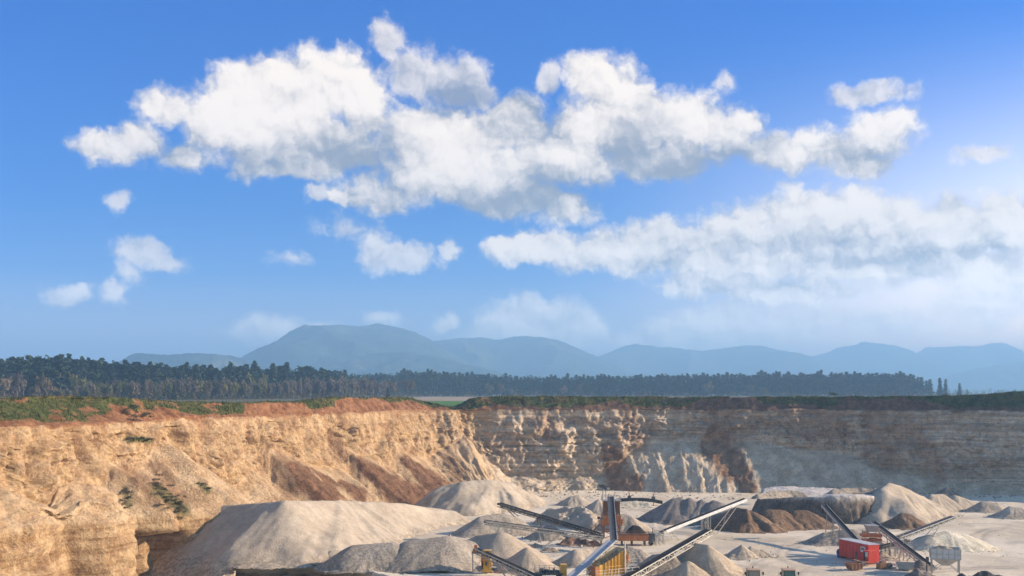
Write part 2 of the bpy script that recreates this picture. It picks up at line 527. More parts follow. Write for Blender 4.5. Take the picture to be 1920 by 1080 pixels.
def floor_material():
    m_, n, b = new_mat('limestone dust floor')
    P = world_pos(n)
    s = n.sep(P)
    big = n.noise(P, .035, 6, .6, .6)
    col = n.mix(n.ramp(big, .36, .62), (.68, .56, .40), (.86, .735, .56))
    tr = n.m('MULTIPLY', attr(n, 'track'), n.ramp(n.noise(P, .4, 4, .65), .30, .60, .45, 1.0))
    col = n.mix(n.m('MULTIPLY', tr, .62), col, (.36, .29, .215))
    col = n.mix(n.m('MULTIPLY', n.ramp(n.noise(P, .11, 5, .65), .54, .68), .55), col, (.42, .365, .30))
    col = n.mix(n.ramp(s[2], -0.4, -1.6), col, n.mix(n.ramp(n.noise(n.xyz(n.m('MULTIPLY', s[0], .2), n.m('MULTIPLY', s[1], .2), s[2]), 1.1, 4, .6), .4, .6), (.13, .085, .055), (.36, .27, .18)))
    fine = n.noise(P, 1.8, 5, .7)
    col = n.mix(1.0, col, n.mix(n.ramp(fine, .28, .72), (.88, .875, .87), (1.08, 1.08, 1.08)), 'MULTIPLY')
    n.put(b.inputs['Base Color'], col)
    b.inputs['Specular IOR Level'].default_value = 0.15
    bump(n, b, fine, 0.5, 0.18)
    return m_


def field_material(name, a, c, scale=.05):
    m_, n, b = new_mat(name)
    P = world_pos(n)
    s = n.sep(P)
    x = n.noise(n.xyz(n.m('MULTIPLY', s[0], .3), s[1], 0.0), scale, 6, .6)
    n.put(b.inputs['Base Color'], n.mix(n.ramp(x, .35, .65), a, c))
    return m_


M_CLIFF = cliff_material()
M_FLOOR = floor_material()
M_PALE = heap_material('pale crushed limestone', (.45, .365, .275), (.55, .46, .355), 3.2, .16)
M_GREY = heap_material('grey chippings', (.35, .29, .225), (.46, .39, .31), 2.2, .40, .3)
M_TAN = heap_material('tan sand', (.455, .355, .25), (.555, .45, .335), 3.0, .2)
M_GRIT = heap_material('grey brown grit', (.21, .175, .15), (.31, .265, .23), 2.6, .3)  # darker and browner than the grey chippings
M_BROWN = heap_material('brown loam', (.17, .105, .065), (.27, .175, .11), 1.6, .4)
M_WHITE = heap_material('white lime', (.64, .56, .43), (.76, .68, .53), 2.5, .22)
M_BLACKST = heap_material('black wet stone', (.025, .022, .024), (.055, .048, .048), 2.4, .35)
M_DARK = heap_material('dark wet grit', (.085, .075, .07), (.15, .13, .12), 2.4, .35)
M_RUST = heap_material('reddish rubble', (.20, .125, .09), (.33, .225, .17), 1.2, .5)


# ------------------------------------------------------------------ the quarry wall: one sheet swept along the rim
def catmull(P, step):
    P = np.asarray(P, float)
    out = []
    for i in range(1, len(P) - 2):
        p0, p1, p2, p3 = P[i - 1:i + 3]
        k = max(2, int(np.linalg.norm(p2 - p1) / step))
        t = (np.arange(k) / k)[:, None]
        out.append(.5 * (2 * p1 + (p2 - p0) * t + (2 * p0 - 5 * p1 + 4 * p2 - p3) * t ** 2 + (3 * p1 - p0 - 3 * p2 + p3) * t ** 3))
    return np.concatenate(out)


RIM = catmull([(-170, -30), (-150, 30), (-122, 90), (-102, 135), (-84, 175), (-75, 212), (-68, 240), (-55, 272), (-40, 306), (-28, 331), (-12, 341),
               (8, 345.5), (30, 350), (50, 353), (66, 352), (80, 349), (100, 347), (125, 340), (165, 326), (205, 312), (240, 285), (258, 230), (262, 160), (265, 60), (266, 20)], 0.42)
seg = np.r_[0, np.cumsum(np.linalg.norm(np.diff(RIM, axis=0), axis=1))]
tg = np.gradient(RIM, axis=0)
tg /= np.linalg.norm(tg, axis=1)[:, None]
# inward (towards the pit) direction, smoothed so that the aprons never cross at the corner
nin = np.stack([tg[:, 1], -tg[:, 0]], 1)
kern = np.hanning(95)
kern /= kern.sum()
nin = np.stack([np.convolve(np.pad(nin[:, i], 47, 'edge'), kern, 'valid') for i in range(2)], 1)
nin /= np.linalg.norm(nin, axis=1)[:, None]
keep = (RIM[:, 1] > 145) & (RIM[:, 0] < 190)
sel = np.nonzero(keep | (np.arange(len(RIM)) % 5 == 0))[0]
RIM, nin, seg = RIM[sel], nin[sel], seg[sel]
# station along the wall named by the photo column its rim shows at (monotone)
pxs = HX + F * RIM[:, 0] / np.maximum(RIM[:, 1], 60)
pxs = np.where(RIM[:, 1] < 150, np.where(RIM[:, 0] < 0, -300, 2300), np.clip(pxs, -300, 2300))
crown_x, crown_y = RIM[:, 0] - nin[:, 0] * 5.0, RIM[:, 1] - nin[:, 1] * 5.0
pxc = HX + F * crown_x / np.maximum(crown_y, 60)
pxc = np.where(RIM[:, 1] < 150, np.where(RIM[:, 0] < 0, -300, 2300), np.clip(pxc, -300, 2300))


foot_x, foot_y = RIM[:, 0] + nin[:, 0] * 6.0, RIM[:, 1] + nin[:, 1] * 6.0
pxf = HX + F * foot_x / np.maximum(foot_y, 60)
pxf = np.where(RIM[:, 1] < 150, np.where(RIM[:, 0] < 0, -300, 2300), np.clip(pxf, -300, 2300))


def tab(t, st=None):
    return np.interp(pxs if st is None else st, [a for a, _ in t], [b_ for _, b_ in t])


Zt = tab([(-300, 14), (-60, 17), (0, 17.5), (60, 14.5), (95, 12), (130, 14.5), (165, 15), (205, 13.5), (232, 18.5), (262, 15), (300, 17), (335, 21.5), (375, 17), (430, 9.5), (455, 11), (480, 13), (505, 11.5), (522, 17), (545, 16), (565, 14.5), (600, 12), (628, 11),
          (650, 8.5), (664, 15), (690, 13.5), (712, 10), (735, 8.5), (752, 14), (775, 12.5), (800, 10), (840, 14), (880, 17.5), (905, 11), (950, 5), (1050, 3), (1130, 4), (1180, 10), (1230, 15), (1300, 15.5), (1400, 15), (1500, 13), (1600, 11), (1650, 7), (1750, 4), (1910, 3), (2300, 4)], pxf)
Zt = Zt + .9 * fbm(seg / 6, 4.4, 0, 4, .6, seed=15)
Zb = tab([(-300, 10), (0, 10.5), (100, 9), (200, 8.5), (290, 6), (380, 0.5), (430, -1.0), (2300, -1.0)])
Zb = np.minimum(Zb, Zt - 1.5)
ZR = np.full(len(pxs), 25.4) + .25 * fbm(seg / 16, 0.3, 0, 3, seed=5)          # top of the rock
Ztop = tab([(-300, 30.0), (0, 29.7), (200, 30.0), (230, 29.8), (300, 29.0), (350, 28.7), (430, 28.6), (470, 28.3), (560, 28.5), (620, 29.4), (700, 29.4), (770, 29.0), (815, 27.2),
            (838, 26.0), (858, 26.0), (890, 29.2), (960, 29.6), (1300, 29.3), (1440, 29.4), (1600, 29.5), (1720, 29.6), (1800, 29.9), (1900, 31.0), (2300, 31.4)], pxc)
Ztop = Ztop + .22 * fbm(seg / 7, 1.1, 0, 4, seed=8)
# how far down the bank turf hangs (0 none .. 1 to its foot)
Gr = tab([(-300, .95), (0, .8), (120, .85), (175, .75), (200, .55), (214, .2), (228, .55), (300, .45), (315, .62), (340, .8), (430, .85), (442, .0), (545, .0), (560, .6), (610, .5), (620, .12), (650, .02),
          (700, .06), (720, .35), (790, .5), (830, .9), (870, .9), (900, .85), (925, .6), (950, .8), (1040, .85), (1120, .6), (1150, .3), (1180, .7), (1280, .85), (1312, .12), (1415, .06),
          (1430, .6), (1560, .7), (1592, .15), (1700, .1), (1740, .5), (1790, .85), (2300, .9)], pxc)
cl_slope = tab([(-300, .42), (0, .36), (300, .40), (500, .42), (750, .40), (860, .42), (950, .28), (1200, .36), (1700, .30), (2300, .30)])
rows = []       # (inward offset, z, zone id, t in zone)
NZ = [22, 34, 64, 26, 16]
lower_z = np.where(pxs < 420, -14.0, -3.0)


def zone(k, o0, z0, o1, z1, n_, last=False):
    for t in np.linspace(0, 1, n_, endpoint=last):
        rows.append((o0 + (o1 - o0) * t, z0 + (z1 - z0) * t, k, t))


o_cliff = (ZR - Zt) * cl_slope
o_talus = o_cliff + (Zt - Zb) / .74
o_low = o_talus + (Zb - lower_z) * .22
zone(0, o_low, lower_z, o_talus, Zb, NZ[0])
zone(1, o_talus, Zb, o_cliff, Zt, NZ[1])
zone(2, o_cliff, Zt, 0 * ZR, ZR, NZ[2])
zone(3, 0 * ZR, ZR, -(Ztop - ZR) * tab([(-300, 2.4), (180, 2.0), (240, .9), (330, 1.5), (430, 1.2), (450, .5), (600, .8), (850, 1.2), (900, .7), (2300, .8)], pxc) - .3, Ztop, NZ[3])
o_crown = rows[-1][0] - .1
zone(4, o_crown, Ztop, o_crown - 7.0, np.maximum(Ztop - .3, 26.2), 8)
zone(4, o_crown - 7.0, np.maximum(Ztop - .3, 26.2), o_crown - 18, 25.9 + 0 * ZR, 8, True)
OFF = np.stack([np.broadcast_to(r_[0], pxs.shape) for r_ in rows])
ZZ = np.stack([np.broadcast_to(r_[1], pxs.shape) for r_ in rows])
KZ = np.array([r_[2] for r_ in rows])[:, None] * np.ones_like(OFF)
TT = np.array([r_[3] for r_ in rows])[:, None] * np.ones_like(OFF)
SS = np.broadcast_to(seg, OFF.shape)
PX = np.broadcast_to(pxs, OFF.shape)
z2 = ZZ
PX0 = HX + F * (RIM[None, :, 0] + nin[None, :, 0] * OFF) / np.maximum(RIM[None, :, 1] + nin[None, :, 1] * OFF, 60)
PY0 = HY + F * (CZ - ZZ) / np.maximum(RIM[None, :, 1] + nin[None, :, 1] * OFF, 60)
# rock relief: buttresses, ledges, flutes, stones
ledge = fbm(SS / 40, z2 * .85 + 1.6 * fbm(SS / 25, z2 / 9, 0, 3, seed=31), 0, 4, .6, seed=21)
butt = fbm(SS / 15, z2 / 26, 0, 4, .55, seed=41)
ridg = 1 - 2 * np.abs(fbm(SS / 11 + .25 * fbm(SS / 6, z2 / 6, 0, 2, seed=52), z2 / 30, 0, 3, .55, seed=51))
rough = fbm(SS / 2.4, z2 / 2.0, 0, 4, .6, seed=61)
flut = fbm(SS / 2.6, z2 / 12, 0, 3, .5, seed=71)
is_cl = (KZ == 2) * sstep(0, .10, TT) * 1.0
is_lo = (KZ == 0) * 1.0
crk = np.abs(fbm(SS / 7 + .6 * fbm(SS / 5, z2 / 5, 0, 3, seed=54), z2 / 9, 0, 4, .55, seed=53))       # clefts
crk2 = np.abs(fbm(SS / 2.6, z2 / 3.4 + .3 * fbm(SS / 2, z2 / 2, 0, 2, seed=56), 0, 3, .6, seed=55))
blk = fbm(SS / 3.4, z2 / 2.6, 0, 2, .5, seed=57)
blk = np.sign(blk) * np.abs(blk) ** .5                                                                # broken blocks with flat fronts
cleft = -.95 * (1 - sstep(0, .10, crk)) - .5 * (1 - sstep(0, .12, crk2)) + .30 * blk
is_ta = (KZ == 1) * 1.0
is_so = (KZ == 3) * 1.0
is_cr = (KZ == 4) * 1.0
env = np.where(KZ == 2, .35 + .65 * np.sin(np.pi * np.clip(TT * .9 + .1, 0, 1)), 1)
clay = 1 - sstep(820, 960, PX + 40 * butt)
disp = is_cl * (cleft + 1.7 * butt + (.75 + .45 * clay) * np.clip(ridg, -.4, 1) + (.85 - .65 * clay) * ledge + (1.25 - .45 * clay) * rough + (.62 - .24 * clay) * fbm(SS / .95, z2 / .85, 0, 3, .6, seed=63) + (.75 + .05 * clay) * flut) * env
disp += is_lo * (.8 * cleft + .9 * butt + .5 * ridg + .9 * fbm(SS / 30, z2 * 1.1 + .5 * fbm(SS / 20, 0.2, 0, 2, seed=33), 0, 4, .6, seed=32) + .55 * rough)
gul = 1 - 2 * np.abs(fbm(SS / 9 + .5 * TT, TT * .8, 0, 4, .5, seed=81))
disp += is_ta * ((.55 + .75 * clay) * gul + .55 * fbm(SS / 2.2, TT * 5, 0, 4, .65, seed=83) + 1.8 * butt - .5 * (1 - sstep(0, .10, np.abs(fbm(SS / 3.2, TT * 1.4, 0, 3, .5, seed=84))))) * (.35 + .65 * np.sin(np.pi * TT))
disp += is_so * (.4 + .6 * clay) * (-.7 * (1 - sstep(0, .12, np.abs(fbm(SS / 3, z2 / 7, 0, 3, .55, seed=92)))) + .75 * flut + .45 * rough + .5 * fbm(SS / 6, z2 / 6, 0, 3, seed=91)) * sstep(0, .12, TT)
# overhang shelf at the rock top, thin shadow line under the soil
disp += np.where((KZ == 2), .35 * sstep(.90, .99, TT), 0)
# the dark alcove at the foot of the left spur
alc = sstep(252, 262, PX0 + 4 * rough) * (1 - sstep(345, 360, PX0)) * sstep(1002, 1012, PY0 + 5 * rough + .12 * np.abs(PX0 - 285)) * (KZ <= 1)
disp -= 7.0 * alc
# deep notches that throw shade on the left wall
for (cx, cz, rx, rz, dep) in ((60, 18, 14, 5, 2.2), (150, 17.5, 12, 4, 2.0), (150, 13, 16, 3, 1.6), (372, 20.5, 12, 3.2, 2.4), (470, 18, 14, 3, 1.6), (632, 17.5, 14, 3.2, 2.0), (690, 16.5, 10, 3, 1.8), (890, 17, 24, 3.5, 2.2)):
    g = np.exp(-((PX0 - cx) / rx) ** 2 - ((z2 - cz) / rz) ** 2)
    disp -= dep * g * (KZ == 2) * (1 + .6 * rough)
# bulges of the far face that catch the low sun on their right flanks
for (cx, cz, rx, rz, hgt) in ((1000, 19.0, 40, 3.0, 1.5), (1062, 14.5, 20, 5.0, 2.4), (1160, 12.5, 16, 7, 2.0), (1290, 23, 8, 1.6, 1.0), (1565, 23.5, 4, 1.5, 1.6), (1385, 11, 20, 6, 2.2)):
    disp += .7 * hgt * np.exp(-((PX0 - cx) / rx) ** 2 - ((z2 - cz) / rz) ** 2) * (KZ >= 1) * (KZ <= 2) * (1 + .5 * rough + .3 * flut)
OFFD = OFF + disp
zj = is_cl * .5 * fbm(SS / 3.5, z2 / 2.5, 3, 3, seed=95) + is_ta * .45 * fbm(SS / 1.6, TT * 14, 0, 3, .6, seed=97) + is_cr * (.35 * fbm(SS / 2.2, OFF / 2.0, 0, 4, .6, seed=98)) + is_so * .15 * rough
CX = RIM[None, :, 0] + nin[None, :, 0] * OFFD
CY = RIM[None, :, 1] + nin[None, :, 1] * OFFD
CZZ = ZZ + zj
Pix = HX + F * CX / np.maximum(CY, 30)
Piy = HY + F * (CZ - CZZ) / np.maximum(CY, 30)
mot = fbm(SS / 4, z2 / 3.2, 0, 5, .65, seed=101)


def patch(spots, soft=.22):
    r_ = np.zeros_like(Pix)
    for (x0, y0, x1, y1, w0, w1) in spots:            # a streak of soil from its head to its foot
        dx, dy = x1 - x0, y1 - y0
        L2 = dx * dx + dy * dy
        t = np.clip(((Pix - x0) * dx + (Piy - y0) * dy) / L2, 0, 1)
        d = np.hypot(Pix - x0 - t * dx, Piy - y0 - t * dy) / (w0 + (w1 - w0) * t)
        r_ = np.maximum(r_, 1 - sstep(1 - soft, 1 + soft, d + .55 * mot))
    return r_


brown = patch([(545, 872, 610, 925, 12, 26), (672, 865, 770, 935, 10, 30), (756, 862, 820, 912, 9, 22), (640, 905, 675, 930, 8, 14), (1140, 842, 1168, 915, 12, 32), (1345, 835, 1400, 915, 34, 20)])
brown = np.maximum(brown, .62 * patch([(520, 862, 545, 915, 20, 24), (620, 820, 640, 850, 10, 14), (835, 855, 860, 890, 9, 14), (1360, 775, 1370, 830, 50, 40), (1500, 782, 1560, 800, 40, 40),
                                       (1640, 790, 1660, 860, 30, 36), (1690, 790, 1755, 880, 26, 24), (1010, 790, 1030, 810, 20, 20), (1180, 780, 1200, 830, 18, 14), (300, 880, 330, 935, 16, 26), (235, 880, 300, 925, 12, 20)], .5))
brown = np.maximum(brown, .38 * sstep(.1, .5, fbm(SS / 22, z2 / 7, 0, 4, .55, seed=111)) * sstep(880, 960, PX) * (KZ == 2))
brown *= (KZ <= 2)
soil = is_so + is_cr
soil = np.maximum(soil, (KZ == 2) * (1 - sstep(0, .05, (1 - TT) - .02 * mot)))
soil = np.maximum(soil, .45 * (KZ == 2) * (PX < 880) * sstep(.1, .55, fbm(SS / 6, z2 / 30, 0, 4, .6, seed=121)) * sstep(.45, 1, TT))
gtop = np.broadcast_to(Gr, PX.shape)
bare = fbm(SS / 5, OFF / 2.5, 0, 4, .6, seed=131)
grass = is_so * sstep(-.06, .06, (TT - (1 - gtop)) + .13 * mot) * (1 - (.35 + .55 * clay) * sstep(.28, .5, bare))
grass = np.maximum(grass, is_cr * (1 - .75 * sstep(.2, .5, bare)))
grass = np.maximum(grass, .8 * patch([(240, 823, 282, 826, 6, 5), (292, 915, 345, 955, 8, 12), (236, 915, 240, 945, 6, 9), (375, 908, 390, 920, 5, 6)], .6) * (KZ <= 2))
talus = is_ta * sstep(0, .15, 1 - TT + .10 * mot)
NCOL = len(pxs)
cliff = mesh_obj('quarry_wall', np.stack([CX, CY, CZZ], -1).reshape(-1, 3), grid_faces(*CX.shape), M_CLIFF, smooth=True,
                 attrs=dict(brown=brown, soil=soil, grass=grass, talus=talus, clay=clay))
tag(cliff, 'long terraced quarry face of pale gravel under orange soil', 'quarry wall', kind='structure')

# ------------------------------------------------------------------ pit floor with the drop to the lower bench at the near left
gx, gy = np.arange(-112, 262, .6), np.arange(136, 352, .55)
GX, GY = np.meshgrid(gx, gy)
jag = 1.6 * fbm(GX / 9, GY / 9, 0, 4, seed=141)
ylim = np.where(GX < -37, 190.8, 190.8 - (GX + 37) * .72) + np.clip(-(GX + 61), 0, 30) * 0 + np.clip(-(GX + 50), 0, 40) * .95 + jag * 1.1
lower = sstep(0, 2.2, ylim - GY) * (1 - sstep(-14, -6, GX))
GZ = .16 * fbm(GX / 14, GY / 14, 0, 4, seed=151) + .05 * fbm(GX / 2.5, GY / 2.5, 0, 3, seed=153)
GZ = GZ + .35 * sstep(1.8, .2, np.abs(ylim - GY)) * (1 - lower) * (.5 + fbm(GX / 3, GY / 3, 0, 3, seed=155)) * (GX < -14)
GZ = GZ * (1 - lower) + lower * (-12.5 + 1.5 * fbm(GX / 5, GY / 5, 0, 4, seed=157))
# ruts left by loaders and lorries
TRACKS = [[(1930, 985), (1870, 990), (1830, 1005), (1850, 1030), (1930, 1042)], [(1930, 978), (1800, 985), (1640, 992), (1500, 1008), (1400, 1014), (1330, 1006)], [(1700, 1082), (1560, 1068), (1480, 1052), (1470, 1030), (1560, 1008), (1700, 990)],
          [(1930, 1062), (1820, 1066), (1690, 1074), (1540, 1090)], [(1390, 1100), (1400, 1075), (1440, 1052), (1530, 1038)], [(1478, 1110), (1480, 1080), (1520, 1058), (1640, 1062), (1760, 1090)], [(700, 1040), (760, 1010), (820, 988), (900, 972), (1000, 966), (1090, 958)],
          [(1120, 945), (1200, 955), (1240, 968), (1230, 990), (1330, 1008)], [(980, 1044), (1060, 1040), (1160, 1046), (1280, 1032)], [(1930, 968), (1860, 966), (1780, 975), (1700, 1000), (1660, 1040)], [(690, 1048), (780, 1000), (850, 984), (960, 975)]]
track = np.zeros(GX.shape)
wob_t = .7 * fbm(GX / 9, GY / 9, 0, 3, seed=171)
for tr_ in TRACKS:
    W_ = np.array([((px_ - HX) * floor_y / F, floor_y) for px_, floor_y in ((a_, F * CZ / (b_ - HY)) for a_, b_ in tr_)])
    W_ = catmull(np.vstack([2 * W_[0] - W_[1], W_, 2 * W_[-1] - W_[-2]]), 1.5)
    dm = np.full(GX.shape, 99.0)
    for a_, b_ in zip(W_[:-1:2], W_[2::2]):
        e_ = b_ - a_
        bx0, bx1 = min(a_[0], b_[0]) - 4, max(a_[0], b_[0]) + 4
        by0, by1 = min(a_[1], b_[1]) - 4, max(a_[1], b_[1]) + 4
        i0, i1 = np.searchsorted(gx, (bx0, bx1))
        j0, j1 = np.searchsorted(gy, (by0, by1))
        if i1 <= i0 or j1 <= j0:
            continue
        xx, yy = GX[j0:j1, i0:i1] - a_[0], GY[j0:j1, i0:i1] - a_[1]
        t_ = np.clip((xx * e_[0] + yy * e_[1]) / (e_ @ e_ + 1e-9), 0, 1)
        dm[j0:j1, i0:i1] = np.minimum(dm[j0:j1, i0:i1], np.hypot(xx - t_ * e_[0], yy - t_ * e_[1]))
    dm = np.abs(dm + wob_t * .4)
    rut = np.maximum(1 - sstep(.25, .75, np.abs(dm - 1.1)), .35 * (1 - sstep(1.5, 3.2, dm)))
    track = np.maximum(track, rut * (.55 + .45 * sstep(-.3, .3, fbm(GX / 12, GY / 12, 0, 3, seed=173))))
GZ = GZ - .11 * track + .07 * fbm(GX / 1.6, GY / 1.6, 0, 2, seed=175) * sstep(0, .4, fbm(GX / 20, GY / 20, 0, 3, seed=177))
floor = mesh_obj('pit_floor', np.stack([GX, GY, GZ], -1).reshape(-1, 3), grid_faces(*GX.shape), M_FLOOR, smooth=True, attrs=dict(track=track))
tag(floor, 'pale dusty quarry floor with wheel tracks', 'ground', kind='structure')


# ------------------------------------------------------------------ plateau and fields beyond the rim
def plateau_sheet(name, label, mat, x0, x1, y0, y1, z, nx=2, ny=2, relief=0):
    X, Y = np.meshgrid(np.linspace(x0, x1, nx), np.linspace(y0, y1, ny))
    Z = z + relief * fbm(X / 40, Y / 40, 0, 3, seed=161)
    o = mesh_obj(name, np.stack([X, Y, Z], -1).reshape(-1, 3), grid_faces(*X.shape), mat, smooth=True)
    return tag(o, label, 'ground', kind='structure')


M_PLAIN = field_material('plain', (.10, .105, .05), (.19, .165, .085), .02)
M_GREEN = field_material('young crop', (.06, .15, .022), (.10, .22, .035), .06)
M_STUB = field_material('stubble', (.34, .25, .16), (.42, .32, .22), .06)
# plateau: quads fanned from the rim (moved back) to the far edge of the plain
back = (RIM - nin * 12.0)[::6]
ring = np.array([(-9200, -30), (-9200, 9990), (9200, 9990), (9200, 20)], float)
rl = np.r_[0, np.cumsum(np.linalg.norm(np.diff(ring, axis=0), axis=1))]
tt_ = np.linspace(0, rl[-1], len(back))
outer = np.stack([np.interp(tt_, rl, ring[:, k_]) for k_ in (0, 1)], 1)
mid_ = back + (outer - back) * .04
PV = np.concatenate([np.c_[q_, np.full(len(q_), 26.0)] for q_ in (back, mid_, outer)])
plateau = mesh_obj('plateau', PV, grid_faces(3, len(back))[:, ::-1], M_PLAIN)
tag(plateau, 'flat open land above the quarry', 'ground', kind='structure')
plateau_sheet('field', 'strip of bright green young crop behind the gap in the rim', M_GREEN, -60, 20, 372, 585, 26.05)
plateau_sheet('field', 'pinkish bare stubble field behind the green strip', M_STUB, -90, 700, 590, 1100, 26.06)
plateau_sheet('meadow', 'pale grass meadow in front of the left wood', M_PLAIN, -420, -95, 330, 700, 26.04)

# ------------------------------------------------------------------ hills far away
def hill_material(name, a, c):
    m_, n, b = new_mat(name)
    P = world_pos(n)
    x = n.noise(P, .0055, 8, .72)
    y = n.noise(P, .0035, 5, .62)
    col = n.mix(n.ramp(x, .38, .62), a, c)
    col = n.mix(n.m('MULTIPLY', n.ramp(y, .55, .62), .6), col, (.20, .185, .085))
    n.put(b.inputs['Base Color'], col)
    bump(n, b, x, 1.0, 60.0)
    return m_


M_HILL = hill_material('wooded slope', (.010, .026, .015), (.085, .105, .050))


def hill(label, Y, prof, depth, seed, rough=1.0, name='hill'):
    """ridge line given by (photo column, photo row), set at distance Y, falling off to front and back"""
    xs = np.array([p[0] for p in prof], float)
    ys = np.array([p[1] for p in prof], float)
    nx, ny = 420, 110
    u = np.linspace(xs[0], xs[-1], nx)
    # soften the joints of the outline
    hy = np.interp(u, xs, ys)
    k = np.hanning(9)
    k /= k.sum()
    hy = np.convolve(np.pad(hy, 4, 'edge'), k, 'valid')
    H = CZ + (HY - hy) * Y / F - 26.0
    X = (u - HX) * Y / F
    v = np.linspace(-1, 1, ny)
    fall = np.cos(np.clip(v, -1, 1) * math.pi / 2) ** 1.25
    XX, VV = np.meshgrid(X, v)
    YY = Y + VV * depth + 0 * XX
    spur = fbm(XX / (depth * .5), YY / (depth * .6), 0, 4, .55, seed=seed)
    ravine = 1 - 2 * np.abs(fbm(XX / (depth * .42), YY / (depth * .42), 0, 4, .5, seed=seed + 9))
    Z = H[None, :] * fall[:, None] * (1 + (.30 * spur + .30 * ravine) * (1 - fall[:, None] ** 4)) + rough * 7 * fbm(XX / 60, YY / 60, 0, 4, .6, seed=seed + 5) * np.minimum(1, H[None, :] / 60)
    Z = 26.0 + np.maximum(Z, -3)
    o = mesh_obj(name, np.stack([XX, YY, Z], -1).reshape(-1, 3), grid_faces(*XX.shape), M_HILL, smooth=True)
    return tag(o, label, 'hill', kind='structure')


hill('low wooded hill at the left end of the range', 3900, [(170, 712), (215, 694), (250, 680), (268, 671), (285, 668), (310, 666), (335, 667), (370, 665), (400, 667), (430, 669), (455, 675), (480, 684), (520, 700), (560, 725)], 500, 201, 1.3)
hill('tall broad mountain with a small bump on its summit', 5300, [(380, 728), (440, 700), (478, 684), (500, 671), (530, 650), (550, 637), (575, 622), (600, 616), (640, 614), (670, 613), (690, 611), (700, 608), (708, 607), (716, 609), (735, 611), (755, 616), (775, 622), (790, 630), (805, 637),
     (830, 652), (880, 680), (940, 728)], 1100, 211, name='mountain')
hill('wooded foothill in front of the tall mountain', 4500, [(560, 722), (600, 700), (640, 682), (680, 670), (700, 664), (730, 661), (760, 660), (800, 667), (850, 676), (900, 690), (950, 705), (1000, 725)], 600, 221)
hill('second mountain with a pointed right shoulder', 6300, [(720, 728), (760, 690), (790, 655), (815, 641), (850, 636), (880, 634), (905, 634), (925, 638), (945, 636), (965, 632), (985, 630), (1010, 633), (1040, 638), (1070, 649), (1095, 660), (1115, 670), (1150, 688), (1220, 726)], 1100, 231, name='mountain')
hill('pale long ridge beyond the middle of the wood', 7600, [(1000, 728), (1060, 700), (1100, 680), (1125, 669), (1150, 660), (1180, 653), (1210, 652), (1240, 655), (1280, 657), (1310, 659), (1340, 656), (1370, 652), (1400, 649), (1425, 649), (1450, 655), (1480, 662), (1500, 672), (1540, 690), (1600, 726)], 1100, 241, name='mountain')
hill('very pale rounded peak near the right end', 8500, [(1380, 728), (1440, 700), (1490, 682), (1520, 675), (1550, 665), (1580, 653), (1600, 648), (1620, 645), (1650, 647), (1680, 656), (1700, 667), (1740, 690), (1800, 727)], 1000, 251, name='mountain')
hill('faint flat topped ridge at the far right', 8900, [(1580, 728), (1640, 695), (1690, 672), (1720, 665), (1750, 658), (1770, 652), (1800, 650), (1830, 650), (1860, 648), (1880, 655), (1910, 670), (1960, 700), (2040, 726)], 900, 261, name='mountain')
hill('closer hazy hill behind the right end of the wood', 6900, [(1700, 730), (1740, 722), (1770, 712), (1800, 700), (1830, 691), (1860, 687), (1900, 680), (1940, 675), (2000, 680), (2080, 700), (2160, 728)], 500, 271)


# ------------------------------------------------------------------ heaps
def floor_at(py, z=0.0):
    return F * (CZ - z) / (py - HY)


def peak(px, pt, pb, z0=0.0, slope=.70):
    """crest seen at (px, pt) of a heap whose foot towards us shows at row pb"""
    k = (pt - HY) / F
    Yb = floor_at(pb, z0)
    h = (CZ - z0 - k * Yb) / (1 + k / slope)
    Yp = Yb + h / slope
    return ((px - HX) * Yp / F, Yp, h)


